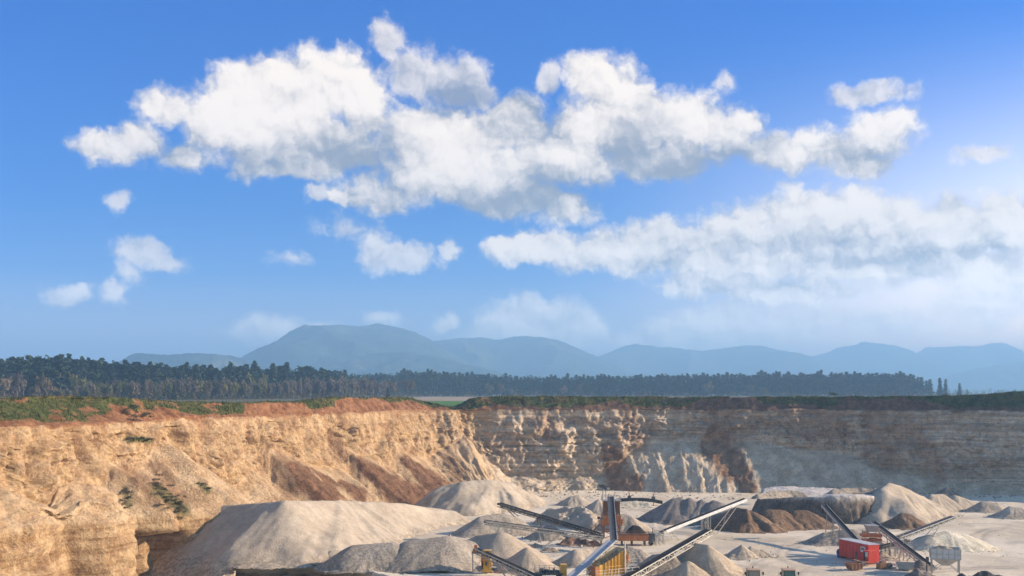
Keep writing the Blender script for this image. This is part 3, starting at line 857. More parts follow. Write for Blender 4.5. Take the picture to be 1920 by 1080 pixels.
def heap(label, crest, mat, z0=0.0, slope=.70, seed=0, rough=1.0, cell=None, flat=0.06, name='gravel_heap', cat='gravel heap', group=None, lumpy=0.0, spill=0.0):
    """crest: list of (column, row of the crest, row of the foot) along the ridge; several cones and ridges melt together"""
    P = np.array([peak(*c, z0=z0, slope=slope) for c in crest])
    hm = P[:, 2].max()
    rad = (hm + spill) / slope + 1.5
    x0, x1 = P[:, 0].min() - rad, P[:, 0].max() + rad
    y0, y1 = P[:, 1].min() - rad, P[:, 1].max() + rad
    cell = cell or max(.22, min(.42, hm / 18))
    X, Y = np.meshgrid(np.arange(x0, x1, cell), np.arange(y0, y1, cell))
    H = np.full(X.shape, -9.0)
    wob = 1 + .14 * rough * fbm(X / (hm * 1.1 + 1), Y / (hm * 1.1 + 1), 0, 3, seed=seed)
    segs = [(P[i], P[i + 1]) for i in range(len(P) - 1)] or [(P[0], P[0])]
    for a, b_ in segs:
        d = b_ - a
        L2 = max(1e-6, d[0] ** 2 + d[1] ** 2)
        t = np.clip(((X - a[0]) * d[0] + (Y - a[1]) * d[1]) / L2, 0, 1)
        dist = np.hypot(X - a[0] - t * d[0], Y - a[1] - t * d[1])
        h = a[2] + (b_[2] - a[2]) * t
        r0 = flat * hm
        dist = np.sqrt(dist ** 2 + r0 ** 2) - r0
        H = np.maximum(H, h - dist * slope * wob)
    # rills down the flanks and the foot that flares out
    ang = np.arctan2(Y - P[:, 1].mean(), X - P[:, 0].mean())
    rill = fbm(ang * 4.5, np.hypot(X - P[0, 0], Y - P[0, 1]) / (hm * 3), 0, 4, .55, seed=seed + 3)
    H = H + rough * .045 * hm * rill * sstep(0, .5 * hm, hm - H) + rough * .05 * fbm(X / .9, Y / .9, 0, 3, .6, seed=seed + 5)
    if lumpy:
        H = H + lumpy * fbm(X / 2.2, Y / 2.2, 0, 4, .55, seed=seed + 7) * sstep(-.2, .6, H)
    H = np.where(H < .30, .30 - (.30 - H) * .55, H) if z0 == 0 and not spill else H
    lim = np.full(X.shape, .12)
    if spill:                                             # tipped over the edge of the bench at its left end only
        over = (X < -49 + 1.2 * fbm(Y / 2.0, 0.5, 0, 2, seed=9)) | (Y > 215)
        lim = np.where(over, .12 + spill, .12)
        H = np.where(over, H, np.where(H < .30, .30 - (.30 - H) * .55, H))
    cx, cy = P[:, 0].mean(), P[:, 1].mean()
    V = np.stack([X - cx, Y - cy, H], -1).reshape(-1, 3)
    Fq = grid_faces(*X.shape)
    ok = ((V[:, 2] + lim.ravel())[Fq].max(1) > 0)
    Fq = Fq[ok]
    used, inv = np.unique(Fq, return_inverse=True)
    V = V[used]
    V[:, 2] = np.maximum(V[:, 2], -.13 - lim.ravel()[used])
    o = mesh_obj(name, V, inv.reshape(-1, 4), mat, smooth=True)
    o.location = (cx, cy, z0)
    return tag(o, label, cat, group)


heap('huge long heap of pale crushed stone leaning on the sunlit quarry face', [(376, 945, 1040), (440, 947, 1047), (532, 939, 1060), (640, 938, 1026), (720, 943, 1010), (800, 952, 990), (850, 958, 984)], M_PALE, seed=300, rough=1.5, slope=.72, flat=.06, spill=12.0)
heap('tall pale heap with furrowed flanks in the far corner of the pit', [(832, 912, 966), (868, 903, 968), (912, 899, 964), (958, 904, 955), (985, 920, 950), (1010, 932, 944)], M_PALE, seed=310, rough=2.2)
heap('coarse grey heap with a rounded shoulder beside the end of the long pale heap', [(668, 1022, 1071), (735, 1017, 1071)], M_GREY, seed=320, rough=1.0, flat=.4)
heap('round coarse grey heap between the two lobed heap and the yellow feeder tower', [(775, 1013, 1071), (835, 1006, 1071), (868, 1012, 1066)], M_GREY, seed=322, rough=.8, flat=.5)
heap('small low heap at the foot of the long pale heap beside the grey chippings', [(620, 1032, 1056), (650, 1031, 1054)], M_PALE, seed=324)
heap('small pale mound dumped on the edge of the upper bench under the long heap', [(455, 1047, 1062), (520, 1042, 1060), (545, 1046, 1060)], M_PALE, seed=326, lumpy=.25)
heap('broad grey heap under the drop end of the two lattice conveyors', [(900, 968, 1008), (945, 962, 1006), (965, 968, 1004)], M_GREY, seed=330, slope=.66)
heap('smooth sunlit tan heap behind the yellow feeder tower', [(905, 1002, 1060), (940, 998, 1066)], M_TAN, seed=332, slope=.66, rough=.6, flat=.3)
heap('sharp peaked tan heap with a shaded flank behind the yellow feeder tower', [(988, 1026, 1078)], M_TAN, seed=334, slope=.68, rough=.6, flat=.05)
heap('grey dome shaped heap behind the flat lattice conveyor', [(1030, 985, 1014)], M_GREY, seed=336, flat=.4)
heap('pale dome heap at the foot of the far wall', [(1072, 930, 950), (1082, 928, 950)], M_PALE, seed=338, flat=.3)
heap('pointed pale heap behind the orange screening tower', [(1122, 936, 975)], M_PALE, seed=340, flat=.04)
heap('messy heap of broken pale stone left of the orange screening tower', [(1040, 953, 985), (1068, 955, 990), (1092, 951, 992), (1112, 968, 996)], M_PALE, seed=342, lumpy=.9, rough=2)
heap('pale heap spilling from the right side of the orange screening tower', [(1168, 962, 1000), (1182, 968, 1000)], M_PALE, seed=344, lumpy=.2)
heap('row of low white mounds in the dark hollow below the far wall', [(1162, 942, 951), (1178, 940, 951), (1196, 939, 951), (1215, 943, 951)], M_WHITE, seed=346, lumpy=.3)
heap('first dark grit heap of the row beside the long white conveyor', [(1262, 934, 983), (1275, 932, 983)], M_GRIT, seed=350, slope=.62, flat=.05)
heap('second dark grit heap of the row with a pale sharp tip', [(1292, 933, 984)], M_GRIT, seed=352, slope=.64, flat=.05)
heap('third dark grit heap of the row in front of the far wall', [(1316, 936, 984)], M_GRIT, seed=354, slope=.64, flat=.05)
heap('fourth dark grit heap right of the row behind the white conveyor', [(1338, 938, 985), (1346, 940, 985)], M_GRIT, seed=356, slope=.64, flat=.08)
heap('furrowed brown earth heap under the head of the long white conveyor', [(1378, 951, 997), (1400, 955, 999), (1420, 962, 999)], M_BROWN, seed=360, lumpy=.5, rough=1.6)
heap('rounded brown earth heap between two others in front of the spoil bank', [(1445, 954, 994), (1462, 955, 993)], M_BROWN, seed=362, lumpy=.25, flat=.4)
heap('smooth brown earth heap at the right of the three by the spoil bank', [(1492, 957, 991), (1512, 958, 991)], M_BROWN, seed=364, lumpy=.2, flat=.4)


# the flat topped bank of spoil behind them
def spoil_bank():
    P = np.array([floor_at(p) for p in (990,)])
    pts = [(1405, 264), (1452, 256), (1500, 254), (1560, 251), (1612, 250), (1650, 252), (1668, 262), (1672, 270), (1640, 276), (1540, 280), (1450, 282), (1405, 274)]
    Q = np.array([((px - HX) * y / F, y) for px, y in pts])
    X, Y = np.meshgrid(np.arange(Q[:, 0].min() - 9, Q[:, 0].max() + 12, .4), np.arange(240, 325, .4))
    d = np.full(X.shape, 1e9)
    inside = np.zeros(X.shape, bool)
    for i in range(len(Q)):
        a, b_ = Q[i], Q[(i + 1) % len(Q)]
        e = b_ - a
        t = np.clip(((X - a[0]) * e[0] + (Y - a[1]) * e[1]) / (e @ e), 0, 1)
        d = np.minimum(d, np.hypot(X - a[0] - t * e[0], Y - a[1] - t * e[1]))
        cr = (a[1] > Y) != (b_[1] > Y)
        xi = a[0] + (Y - a[1]) / (b_[1] - a[1] + 1e-9) * e[0]
        inside ^= cr & (X < xi)
    sd = np.where(inside, d, -d) + 1.3 * fbm(X / 6, Y / 6, 0, 4, .55, seed=371) + .4 * fbm(X / 1.5, Y / 1.5, 0, 3, .6, seed=372)
    top = 6.1 + .5 * fbm(X / 8, Y / 8, 0, 4, .6, seed=373)
    H = top - np.maximum(0, 3.0 - sd) * 2.2 + .25 * fbm(X / 1.1, Y / 1.1, 0, 3, .6, seed=374)
    H = np.where(sd > 3.0, top, H)
    V = np.stack([X, Y, H], -1).reshape(-1, 3)
    Fq = grid_faces(*X.shape)
    Fq = Fq[V[Fq, 2].max(1) > -.1]
    used, inv = np.unique(Fq, return_inverse=True)
    V = V[used]
    V[:, 2] = np.maximum(V[:, 2], -.2)
    pale = sstep(4.6, 5.9, V[:, 2]) * sstep(1.5, 3.2, sd.ravel()[used])
    o = mesh_obj('spoil_bank', V, inv.reshape(-1, 4), M_BANK, smooth=True, attrs=dict(pale=pale))
    tag(o, 'wide flat topped bank of dark brown spoil with a pale track on top', 'spoil bank')


def bank_material():
    m_, n, b = new_mat('brown spoil')
    P = world_pos(n)
    x = n.noise(P, .35, 6, .65)
    col = n.mix(n.ramp(x, .35, .66), (.12, .088, .065), (.225, .175, .135))
    col = n.mix(attr(n, 'pale'), col, (.60, .53, .46))
    st = n.noise(P, 2.0, 4, .7)
    col = n.mix(1.0, col, n.mix(n.ramp(st, .3, .7), (.7, .7, .7), (1.3, 1.3, 1.3)), 'MULTIPLY')
    n.put(b.inputs['Base Color'], col)
    bump(n, b, n.noise(P, 1.1, 5, .65), .8, .4)
    return m_


M_BANK = bank_material()
spoil_bank()
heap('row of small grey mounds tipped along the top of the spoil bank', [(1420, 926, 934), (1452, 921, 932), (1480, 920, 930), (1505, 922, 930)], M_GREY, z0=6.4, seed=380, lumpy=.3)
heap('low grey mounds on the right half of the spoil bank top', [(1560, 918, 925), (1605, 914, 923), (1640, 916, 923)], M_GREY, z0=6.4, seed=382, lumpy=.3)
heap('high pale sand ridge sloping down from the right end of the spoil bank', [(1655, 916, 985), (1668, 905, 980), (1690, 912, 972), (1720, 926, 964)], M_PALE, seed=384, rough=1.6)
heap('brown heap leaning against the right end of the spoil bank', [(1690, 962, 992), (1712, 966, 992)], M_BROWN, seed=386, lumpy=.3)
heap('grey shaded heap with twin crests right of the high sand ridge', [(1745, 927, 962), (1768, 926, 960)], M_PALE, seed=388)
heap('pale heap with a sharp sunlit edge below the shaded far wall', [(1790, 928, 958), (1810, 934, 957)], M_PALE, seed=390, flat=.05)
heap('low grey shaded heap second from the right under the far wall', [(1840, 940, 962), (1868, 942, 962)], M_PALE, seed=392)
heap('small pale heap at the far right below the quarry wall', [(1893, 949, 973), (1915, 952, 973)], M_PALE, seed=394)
heap('small brown cone against the shaded wall behind the grey heaps', [(1775, 913, 936)], M_GRIT, seed=396)
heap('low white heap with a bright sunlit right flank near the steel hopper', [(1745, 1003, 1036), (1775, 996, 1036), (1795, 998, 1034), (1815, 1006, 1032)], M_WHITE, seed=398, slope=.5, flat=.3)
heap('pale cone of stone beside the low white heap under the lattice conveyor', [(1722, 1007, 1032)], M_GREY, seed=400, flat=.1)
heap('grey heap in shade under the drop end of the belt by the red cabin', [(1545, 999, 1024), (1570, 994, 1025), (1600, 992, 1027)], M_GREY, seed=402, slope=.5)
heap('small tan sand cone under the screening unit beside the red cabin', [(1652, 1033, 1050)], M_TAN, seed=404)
heap('dark brown feed heap at the low end of the long belt by the hopper', [(1725, 1049, 1069)], M_GRIT, seed=406, flat=.1)
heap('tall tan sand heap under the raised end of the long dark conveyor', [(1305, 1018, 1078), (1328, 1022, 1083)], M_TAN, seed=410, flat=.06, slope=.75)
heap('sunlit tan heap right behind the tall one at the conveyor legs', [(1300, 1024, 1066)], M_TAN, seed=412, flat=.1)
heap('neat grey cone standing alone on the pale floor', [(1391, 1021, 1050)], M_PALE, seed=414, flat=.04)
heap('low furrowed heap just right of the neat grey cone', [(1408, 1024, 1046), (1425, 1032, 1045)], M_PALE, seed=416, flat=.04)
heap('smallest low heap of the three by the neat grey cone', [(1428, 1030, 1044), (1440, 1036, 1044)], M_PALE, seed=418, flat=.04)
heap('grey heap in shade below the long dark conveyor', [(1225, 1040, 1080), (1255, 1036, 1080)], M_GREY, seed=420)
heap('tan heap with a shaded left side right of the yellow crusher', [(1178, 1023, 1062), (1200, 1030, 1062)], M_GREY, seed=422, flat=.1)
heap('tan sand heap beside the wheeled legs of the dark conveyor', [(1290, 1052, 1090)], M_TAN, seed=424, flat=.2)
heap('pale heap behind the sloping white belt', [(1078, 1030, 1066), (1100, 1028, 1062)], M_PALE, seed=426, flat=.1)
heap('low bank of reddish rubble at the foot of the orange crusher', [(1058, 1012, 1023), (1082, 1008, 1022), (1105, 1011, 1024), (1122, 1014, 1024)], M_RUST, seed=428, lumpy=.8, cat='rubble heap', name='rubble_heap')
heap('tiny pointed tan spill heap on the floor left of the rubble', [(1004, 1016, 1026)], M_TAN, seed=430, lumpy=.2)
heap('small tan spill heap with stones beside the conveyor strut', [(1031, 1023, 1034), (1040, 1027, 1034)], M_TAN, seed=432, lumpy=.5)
heap('dark wet mound near the hopper legs in the front', [(1718, 1068, 1092), (1740, 1070, 1092)], M_GRIT, seed=434, lumpy=.5)
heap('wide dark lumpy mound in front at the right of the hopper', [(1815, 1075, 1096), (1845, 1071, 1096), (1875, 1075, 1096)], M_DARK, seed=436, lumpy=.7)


# ------------------------------------------------------------------ loose stones on the floor, at the feet of heaps and faces
def stones():
    rng = np.random.default_rng(450)
    pts = []
    for o in [q for q in COL.objects if q.name.startswith(('gravel_heap', 'rubble_heap')) and q.location.z < .1]:
        v = np.empty(len(o.data.vertices) * 3)
        o.data.vertices.foreach_get('co', v)
        v = v.reshape(-1, 3)
        rim_ = v[(v[:, 2] < .25)]
        if len(rim_):
            pick = rim_[rng.integers(0, len(rim_), 46)]
            c = np.array(o.location)
            pts.append(np.c_[pick[:, :2] * rng.uniform(.98, 1.12, (46, 1)) + c[:2], np.full(46, .02), rng.uniform(.05, .24, 46) * (1 + 1.2 * (rng.random(46) < .08))])
    n_ = 620                                              # blocks fallen from the far wall
    px = rng.uniform(870, 1905, n_)
    y = rng.uniform(308, 336, n_)
    pts.append(np.c_[(px - HX) * y / F, y, np.full(n_, .05), rng.uniform(.12, .55, n_) ** 1.2])
    n_ = 700                                              # litter on the open floor
    px = rng.uniform(980, 1900, n_)
    y = rng.uniform(182, 300, n_)
    k = fbm(px / 60, y / 12, 0, 3, seed=451) > .12
    pts.append(np.c_[(px - HX) * y / F, y, np.full(n_, .03), rng.uniform(.06, .22, n_)][k])
    n_ = 260                                              # along the edge of the upper bench
    x = rng.uniform(-46, -24, n_)
    y = np.where(x < -37, 191.8, 191.8 - (x + 37) * .72) + np.abs(rng.normal(0, 1.2, n_))
    pts.append(np.c_[x, y, np.full(n_, .2), rng.uniform(.1, .4, n_)])
    P = np.concatenate(pts)
    base = np.array([(1, 0, 0), (-1, 0, 0), (0, 1, 0), (0, -1, 0), (0, 0, 1), (0, 0, -1)], float)
    tri = np.array([(0, 2, 4), (2, 1, 4), (1, 3, 4), (3, 0, 4), (2, 0, 5), (1, 2, 5), (3, 1, 5), (0, 3, 5)])
    V = (base[None] * rng.uniform(.55, 1.3, (len(P), 6, 1)) + rng.normal(0, .18, (len(P), 6, 3))) * P[:, None, 3:4] * np.array([1.1, 1.1, .75]) + P[:, None, :3]
    Fq = (tri[None] + 6 * np.arange(len(P))[:, None, None]).reshape(-1, 3)
    o = mesh_obj('loose_stones', V.reshape(-1, 3), Fq, M_STONE)
    tag(o, 'loose stones and fallen blocks scattered over the quarry floor', 'stones', kind='stuff')


M_STONE = heap_material('loose stone', (.30, .255, .20), (.58, .50, .41), 1.0, .3)
stones()


# ------------------------------------------------------------------ woods: pines, saplings, bare trees, shrubs
def leaf_material(name, a, c, trans=0.0):
    m_, n, b = new_mat(name)
    oi = n.node('ShaderNodeObjectInfo')
    x = n.noise(obj_pos(n), .55, 4, .65)
    col = n.mix(n.ramp(x, .34, .66), a, c)
    col = n.mix(1.0, col, n.mix(oi.outputs['Random'], (.72, .72, .76), (1.28, 1.25, 1.15)), 'MULTIPLY')
    n.put(b.inputs['Base Color'], col)
    b.inputs['Roughness'].default_value = .75
    return m_


M_PINE = leaf_material('pine needles', (.018, .036, .022), (.050, .078, .036))
M_BARK = leaf_material('pine bark', (.10, .060, .035), (.20, .125, .075))
M_TWIG = leaf_material('bare twigs', (.11, .088, .066), (.19, .15, .112))
M_BUD = leaf_material('budding leaves', (.10, .105, .034), (.19, .18, .065))
M_STEM = leaf_material('birch stem', (.10, .083, .066), (.185, .155, .125))
M_SHRUB = leaf_material('shrub leaves', (.030, .055, .016), (.085, .115, .035))
M_DRY = leaf_material('dry scrub', (.095, .068, .042), (.18, .135, .085))


def leaf_quads(C, size, rng, flatten=.5, axis=None):
    """small leaf clumps: one quad per centre, random lean"""
    n_ = len(C)
    a = rng.normal(size=(n_, 3))
    a[:, 2] *= flatten
    a /= np.linalg.norm(a, axis=1)[:, None]
    b_ = np.cross(a, rng.normal(size=(n_, 3)))
    b_ /= np.linalg.norm(b_, axis=1)[:, None]
    s = (np.asarray(size) * rng.uniform(.6, 1.35, n_))[:, None]
    q = np.stack([C - a * s - b_ * s * .55, C + a * s * .9 - b_ * s * .5, C + a * s * 1.1 + b_ * s * .5, C - a * s * .8 + b_ * s * .6], 1).reshape(-1, 3)
    return q, np.arange(n_ * 4).reshape(-1, 4)


def limb(mb, a, b_, r0, r1, n_=6):
    mb.tube(a, b_, r0, n_, r1)


def pine_parts(seed, h, spread, n_leaf, scots=True):
    rng = np.random.default_rng(seed)
    t = MB()
    bend = rng.normal(0, .012 * h, 2)
    p0 = Vector((0, 0, -.3))
    p1 = Vector((bend[0], bend[1], h * .5))
    p2 = Vector((bend[0] * .4, bend[1] * .4, h * .97))
    limb(t, p0, p1, .018 * h, .012 * h, 7)
    limb(t, p1, p2, .012 * h, .002 * h, 7)
    C = []
    S_ = []
    base = rng.uniform(.18, .36) if scots else rng.uniform(.10, .2)
    z = base
    while z < .99:
        u = (z - base) / (1 - base)
        if scots:
            rad = spread * h * (.55 + .55 * math.sin(math.pi * min(1, u * .8 + .15))) * (1 - u ** 3) ** .7
        else:
            rad = spread * h * (1 - u) ** .8 + .01 * h
        nb = rng.integers(3, 6)
        for k in range(nb):
            an = rng.uniform(0, 2 * math.pi)
            rr = rad * rng.uniform(.45, 1.25)
            zz = z * h + rng.normal(0, .012 * h)
            tip = np.array([math.cos(an) * rr, math.sin(an) * rr, zz + (rr * .18 if scots else -rr * .22)])
            root = np.array([bend[0] * z, bend[1] * z, zz])
            if scots or z < .5:
                limb(t, Vector(root), Vector(root + (tip - root) * .8), .0035 * h, .0012 * h, 4)
            m_ = max(4, int(n_leaf * (rr / (spread * h)) * .075))
            f = rng.uniform(.35, 1.05, m_)[:, None]
            C.append(root + (tip - root) * f + rng.normal(0, .018 * h, (m_, 3)) * np.array([1, 1, .6]))
            S_.append(np.full(m_, .040 * h))
        z += rng.uniform(.030, .055)
    C = np.concatenate(C)
    q, f = leaf_quads(C, np.concatenate(S_), rng, .35)
    tr = t.build('trunk', M_BARK)
    cr = mesh_obj('crown', q, f, M_PINE)
    return tr, cr


PINES = []
for i, (h, sp, sc) in enumerate(((1, .15, True), (1, .17, True), (1, .13, True), (1, .155, False), (1, .125, False), (1, .14, True))):
    PINES.append(pine_parts(500 + i, 20.0 * h, sp, 150, sc))


def place_pine(x, y, z, h, k, label, group, first={}):
    r = empty('pine_tree', (x, y, z), R.uniform(0, 6.28))
    s = h / 20.0
    r.scale = (s * R.uniform(.88, 1.15), s * R.uniform(.88, 1.15), s)
    for src in PINES[k]:
        if src.parent is None:
            c = src
        else:
            c = src.copy()
            COL.objects.link(c)
        c.parent = r
    return tag(r, label, 'tree', group)


def forest_mass(name, label, spots, seed, mat, n_leaf=46, dense=1.0, cat=None):
    """the inner wood, read as one mass"""
    rng = np.random.default_rng(seed)
    Vs, Fs, k = [], [], 0
    for (x, y, z, h, sp) in spots:
        m_ = n_leaf
        u = rng.uniform(0, 1, m_) ** .8
        rad = sp * h * 1.15 * (1.0 - u) ** .55 * rng.uniform(.2, 1.1, m_) + .02 * h
        an = rng.uniform(0, 6.28, m_)
        C = np.stack([x + rad * np.cos(an), y + rad * np.sin(an), z + h * (.06 + .93 * u)], 1)
        q, f = leaf_quads(C, np.full(m_, .062 * h) * (1.35 - .85 * u), rng, .5)
        Vs.append(q)
        Fs.append(f + k)
        k += len(q)
    o = mesh_obj(name, np.concatenate(Vs), np.concatenate(Fs), mat)
    return tag(o, label, cat or 'wood', kind='stuff')


PZ = 26.0
# left wood: edge trees, taller at the far left; (column, row of the tips, distance)
left_tip = [(-60, 668), (0, 672), (40, 668), (100, 670), (180, 675), (240, 682), (300, 684), (380, 686), (450, 688), (560, 688), (600, 690), (640, 697), (680, 705)]
left_Y = [(-60, 640), (200, 680), (450, 760), (640, 880), (700, 980)]
lt = lambda px: np.interp(px, *zip(*left_tip))
ly = lambda px: np.interp(px, *zip(*left_Y))
cnt = 0
px = -40.0
while px < 648 and cnt < 150:
    Y = ly(px) + R.uniform(0, 30) + (cnt % 2) * 14
    tip = lt(px) + R.gauss(2, 4.2)
    ztip = CZ - (tip - HY) * Y / F
    place_pine((px - HX) * Y / F, Y, PZ, max(13, ztip - PZ), R.randrange(6), 'dark pine at the edge of the tall wood above the sunlit face', 'pines along the edge of the near wood')
    cnt += 1
    px += R.uniform(3.4, 6.0)
n_left = cnt
spots = []
for i in range(520):
    px = R.uniform(-90, 690)
    Y = ly(px) + R.uniform(16, 150)
    tip = lt(px) + R.gauss(6, 4)
    spots.append(((px - HX) * Y / F, Y, PZ, max(10, CZ - (tip - HY) * Y / F - PZ), R.uniform(.12, .18)))
forest_mass('forest', 'dense dark inner pine wood behind the edge trees at the left', spots, 601, M_PINE, 60)
# far wood: a long level band behind the fields
far_tip = [(600, 703), (700, 701), (760, 697), (850, 700), (950, 703), (1050, 706), (1150, 706), (1250, 702), (1400, 701), (1500, 700), (1600, 698), (1680, 701), (1712, 706), (1740, 713), (1765, 721)]
ft = lambda px: np.interp(px, *zip(*far_tip))
px = 640.0
cnt = 0
while px < 1752 and cnt < 148:
    Y = 1190 + R.uniform(0, 30)
    tip = ft(px) + 2.0 * math.sin(px * .021) + 1.3 * math.sin(px * .077) + R.gauss(.5, 2.6)
    place_pine((px - HX) * Y / F, Y, PZ, CZ - (tip - HY) * Y / F - PZ, R.randrange(6), 'dark pine in the long level wood beyond the fields', 'pines along the edge of the far wood')
    cnt += 1
    px += R.uniform(5.6, 9.6)
n_far = cnt
spots = []
for i in range(1100):
    px = min(R.uniform(600, 1745), R.uniform(1640, 1775))
    Y = 1205 + R.uniform(0, 170)
    tip = ft(px) + R.gauss(2.8, 2.0)
    spots.append(((px - HX) * Y / F, Y, PZ, CZ - (tip - HY) * Y / F - PZ, R.uniform(.11, .17)))
forest_mass('forest', 'dense dark inner pine wood behind the edge of the far band', spots, 602, M_PINE, 48)
spots = []
for i in range(170):
    px = R.uniform(1735, 2050)
    Y = 1150 + R.uniform(0, 160)
    tip = R.gauss(731, 2.0)
    spots.append(((px - HX) * Y / F, Y, PZ, max(2, CZ - (tip - HY) * Y / F - PZ), R.uniform(.3, .5)))
forest_mass('forest', 'low hazy scrub wood past the right end of the pine band', spots, 603, M_SHRUB, 30)
spots = []
for i in range(420):
    px = R.uniform(640, 1760)
    Y = 1165 + R.uniform(0, 18)
    tip = R.gauss(735, 2.5)
    spots.append(((px - HX) * Y / F, Y, PZ, max(1.5, CZ - (tip - HY) * Y / F - PZ), R.uniform(.3, .6)))
forest_mass('undergrowth', 'grey brown undergrowth along the foot of the far wood', spots, 604, M_TWIG, 20, cat='undergrowth')
for (px, tip, Y, k, lab) in ((1762, 708, 1120, 3, 'taller dark spruce of the pair standing past the end of the wood'), (1773, 711, 1118, 4, 'smaller dark spruce of the pair standing past the end of the wood'),
                             (1799, 718, 1125, 3, 'small lone spruce above the low scrub at the far right'), (727, 727, 640, 4, 'small dark spruce in front of the bare trees near the gap in the rim'), (326, 722, 585, 3, 'dark young spruce standing among the pale saplings')):
    place_pine((px - HX) * Y / F, Y, PZ, CZ - (tip - HY) * Y / F - PZ, k, lab, None)


# bare and budding trees: forked trunk, limbs, a veil of twigs
def bare_tree_parts(seed, h, spread, mat_leaf, mat_trunk, n_tw, upright=False):
    rng = np.random.default_rng(seed)
    t = MB()
    C = []
    limb(t, Vector((0, 0, -.3)), Vector((0, 0, h * .35)), (.011 if upright else .022) * h, (.008 if upright else .015) * h, 6)
    for k in range(9):
        an = rng.uniform(0, 6.28)
        z0 = rng.uniform(.18, .5) * h
        ln = rng.uniform(.35, .52) * h
        el = rng.uniform(.9, 1.3) if upright else rng.uniform(.55, 1.25)
        d = np.array([math.cos(an) * math.cos(el), math.sin(an) * math.cos(el), math.sin(el)])
        a = np.array([0, 0, z0])
        e = a + d * ln * np.array([spread * 3, spread * 3, 1])
        limb(t, Vector(a), Vector(e), (.004 if upright else .008) * h, .0015 * h, 4)
        for j in range(4):
            f = rng.uniform(.35, .9)
            s_ = a + (e - a) * f
            d2 = d + rng.normal(0, .55, 3)
            d2[2] = abs(d2[2])
            e2 = s_ + d2 * ln * .38 * np.array([spread * 3, spread * 3, 1])
            limb(t, Vector(s_), Vector(e2), .0035 * h, .001 * h, 3)
            m_ = n_tw // 36
            C.append(s_ + (e2 - s_) * rng.uniform(.3, 1.15, (m_, 1)) + rng.normal(0, .035 * h, (m_, 3)))
    C = np.concatenate(C)
    # twigs: slim upright slivers
    n_ = len(C)
    up = rng.normal(0, .45, (n_, 3)) + np.array([0, 0, 1.0])
    side = rng.normal(size=(n_, 3))
    side[:, 2] *= .2
    ln = (.045 * h * rng.uniform(.6, 1.4, n_))[:, None]
    wd = (.0085 * h * rng.uniform(.6, 1.5, n_))[:, None]
    q = np.stack([C - up * ln - side * wd, C - up * ln + side * wd, C + up * ln + side * wd * .5, C + up * ln - side * wd * .5], 1).reshape(-1, 3)
    tr = t.build('trunk', mat_trunk)
    cr = mesh_obj('crown', q, np.arange(n_ * 4).reshape(-1, 4), mat_leaf)
    return tr, cr


BARE = [bare_tree_parts(700 + i, 12.0, .20 + .03 * i, M_TWIG, M_TWIG, 900) for i in range(3)]
BUDS = [bare_tree_parts(720 + i, 12.0, .13, M_BUD, M_STEM, 1000, True) for i in range(2)]
SAPS = [bare_tree_parts(740 + i, 12.0, .11, M_TWIG if i % 3 else M_BUD, M_STEM, 900, True) for i in range(6)]


def place_tree(name, parts, px, tip, Y, label, group=None, cat='tree', wide=1.0):
    h = CZ - (tip - HY) * Y / F - PZ
    r = empty(name, ((px - HX) * Y / F, Y, PZ), R.uniform(0, 6.28))
    s = h / 12.0
    r.scale = (s * wide, s * wide, s)
    for src in parts:
        c = src
        if src.parent is not None:
            c = src.copy()
            COL.objects.link(c)
        c.parent = r
    return tag(r, label, cat, group)


for i, (px, tip, Y, lab) in enumerate(((8, 706, 560, 'broad bare brown tree in front of the pines at the far left'), (32, 700, 585, 'tall bare brown tree second from the far left wood end'), (88, 706, 575, 'bare rounded brown tree standing alone before the dark pines'),
                                       (64, 722, 570, 'low bare brown tree between two taller bare trees'), (698, 712, 800, 'bare grey tree left of the pair near the gap in the rim'), (735, 712, 820, 'bare tree with a wide brown crown near the gap in the rim'), (766, 709, 830, 'bare pale tree at the right end of the sapling thicket'),
                                       (915, 720, 1130, 'small bare tree before the far wood, first beyond the gap'), (940, 718, 1120, 'taller bare tree of the pair before the far wood beyond the gap'), (958, 728, 1118, 'short bare bush like tree beside the taller bare pair'), (1058, 723, 1125, 'slim bare tree before the middle of the far wood'), (1086, 720, 1120, 'wide bare tree before the middle of the far wood'),
                                       (1406, 719, 1130, 'bare round tree before the right half of the far wood'), (1330, 716, 1150, 'faint bare tree rising before the far pines'))):
    place_tree('bare_tree', BARE[i % 3], px, tip, Y, lab, wide=1.25 if i < 4 else 1.1)
place_tree('round_shrub', BUDS[0], 1432, 727, 1110, 'pale green round shrub before the right half of the far wood', cat='shrub', wide=3.0)
for (px, tip, lab) in ((140, 700, 'tall yellow green budding tree before the dark pines at the left'), (156, 708, 'shorter yellow green budding tree beside the taller one at the left'), (285, 718, 'yellowish budding tree at the left end of the saplings'), (340, 716, 'broad yellow green budding tree over the pale saplings'),
                       (470, 701, 'tallest yellow green budding tree right of the sapling row'), (493, 704, 'thin yellow green budding tree next to the tallest one')):
    place_tree('budding_tree', BUDS[px % 2], px, tip, ly(px) - 45, lab, wide=1.15)
tip_s = lambda px: np.interp(px, [110, 150, 200, 300, 360, 440, 500, 560, 640, 690, 730], [735, 727, 722, 722, 719, 719, 722, 718, 715, 716, 722])
px, cnt = 112.0, 0
while px < 726 and cnt < 230:
    grp = 'pale birch saplings in front of the near wood' if px < 500 else 'grey bare saplings left of the gap in the rim'
    lab = 'slim pale birch sapling in the row before the near wood' if px < 500 else 'slim grey bare sapling in the thicket left of the rim gap'
    place_tree('sapling', SAPS[R.randrange(6) if px < 500 else R.choice((1, 2, 4, 5))], px, tip_s(px) + R.gauss(0, 3.2), ly(px) - 70 + R.uniform(0, 25), lab, grp, wide=R.uniform(.9, 1.5))
    cnt += 1
    px += R.uniform(1.6, 4.2)
spots = []
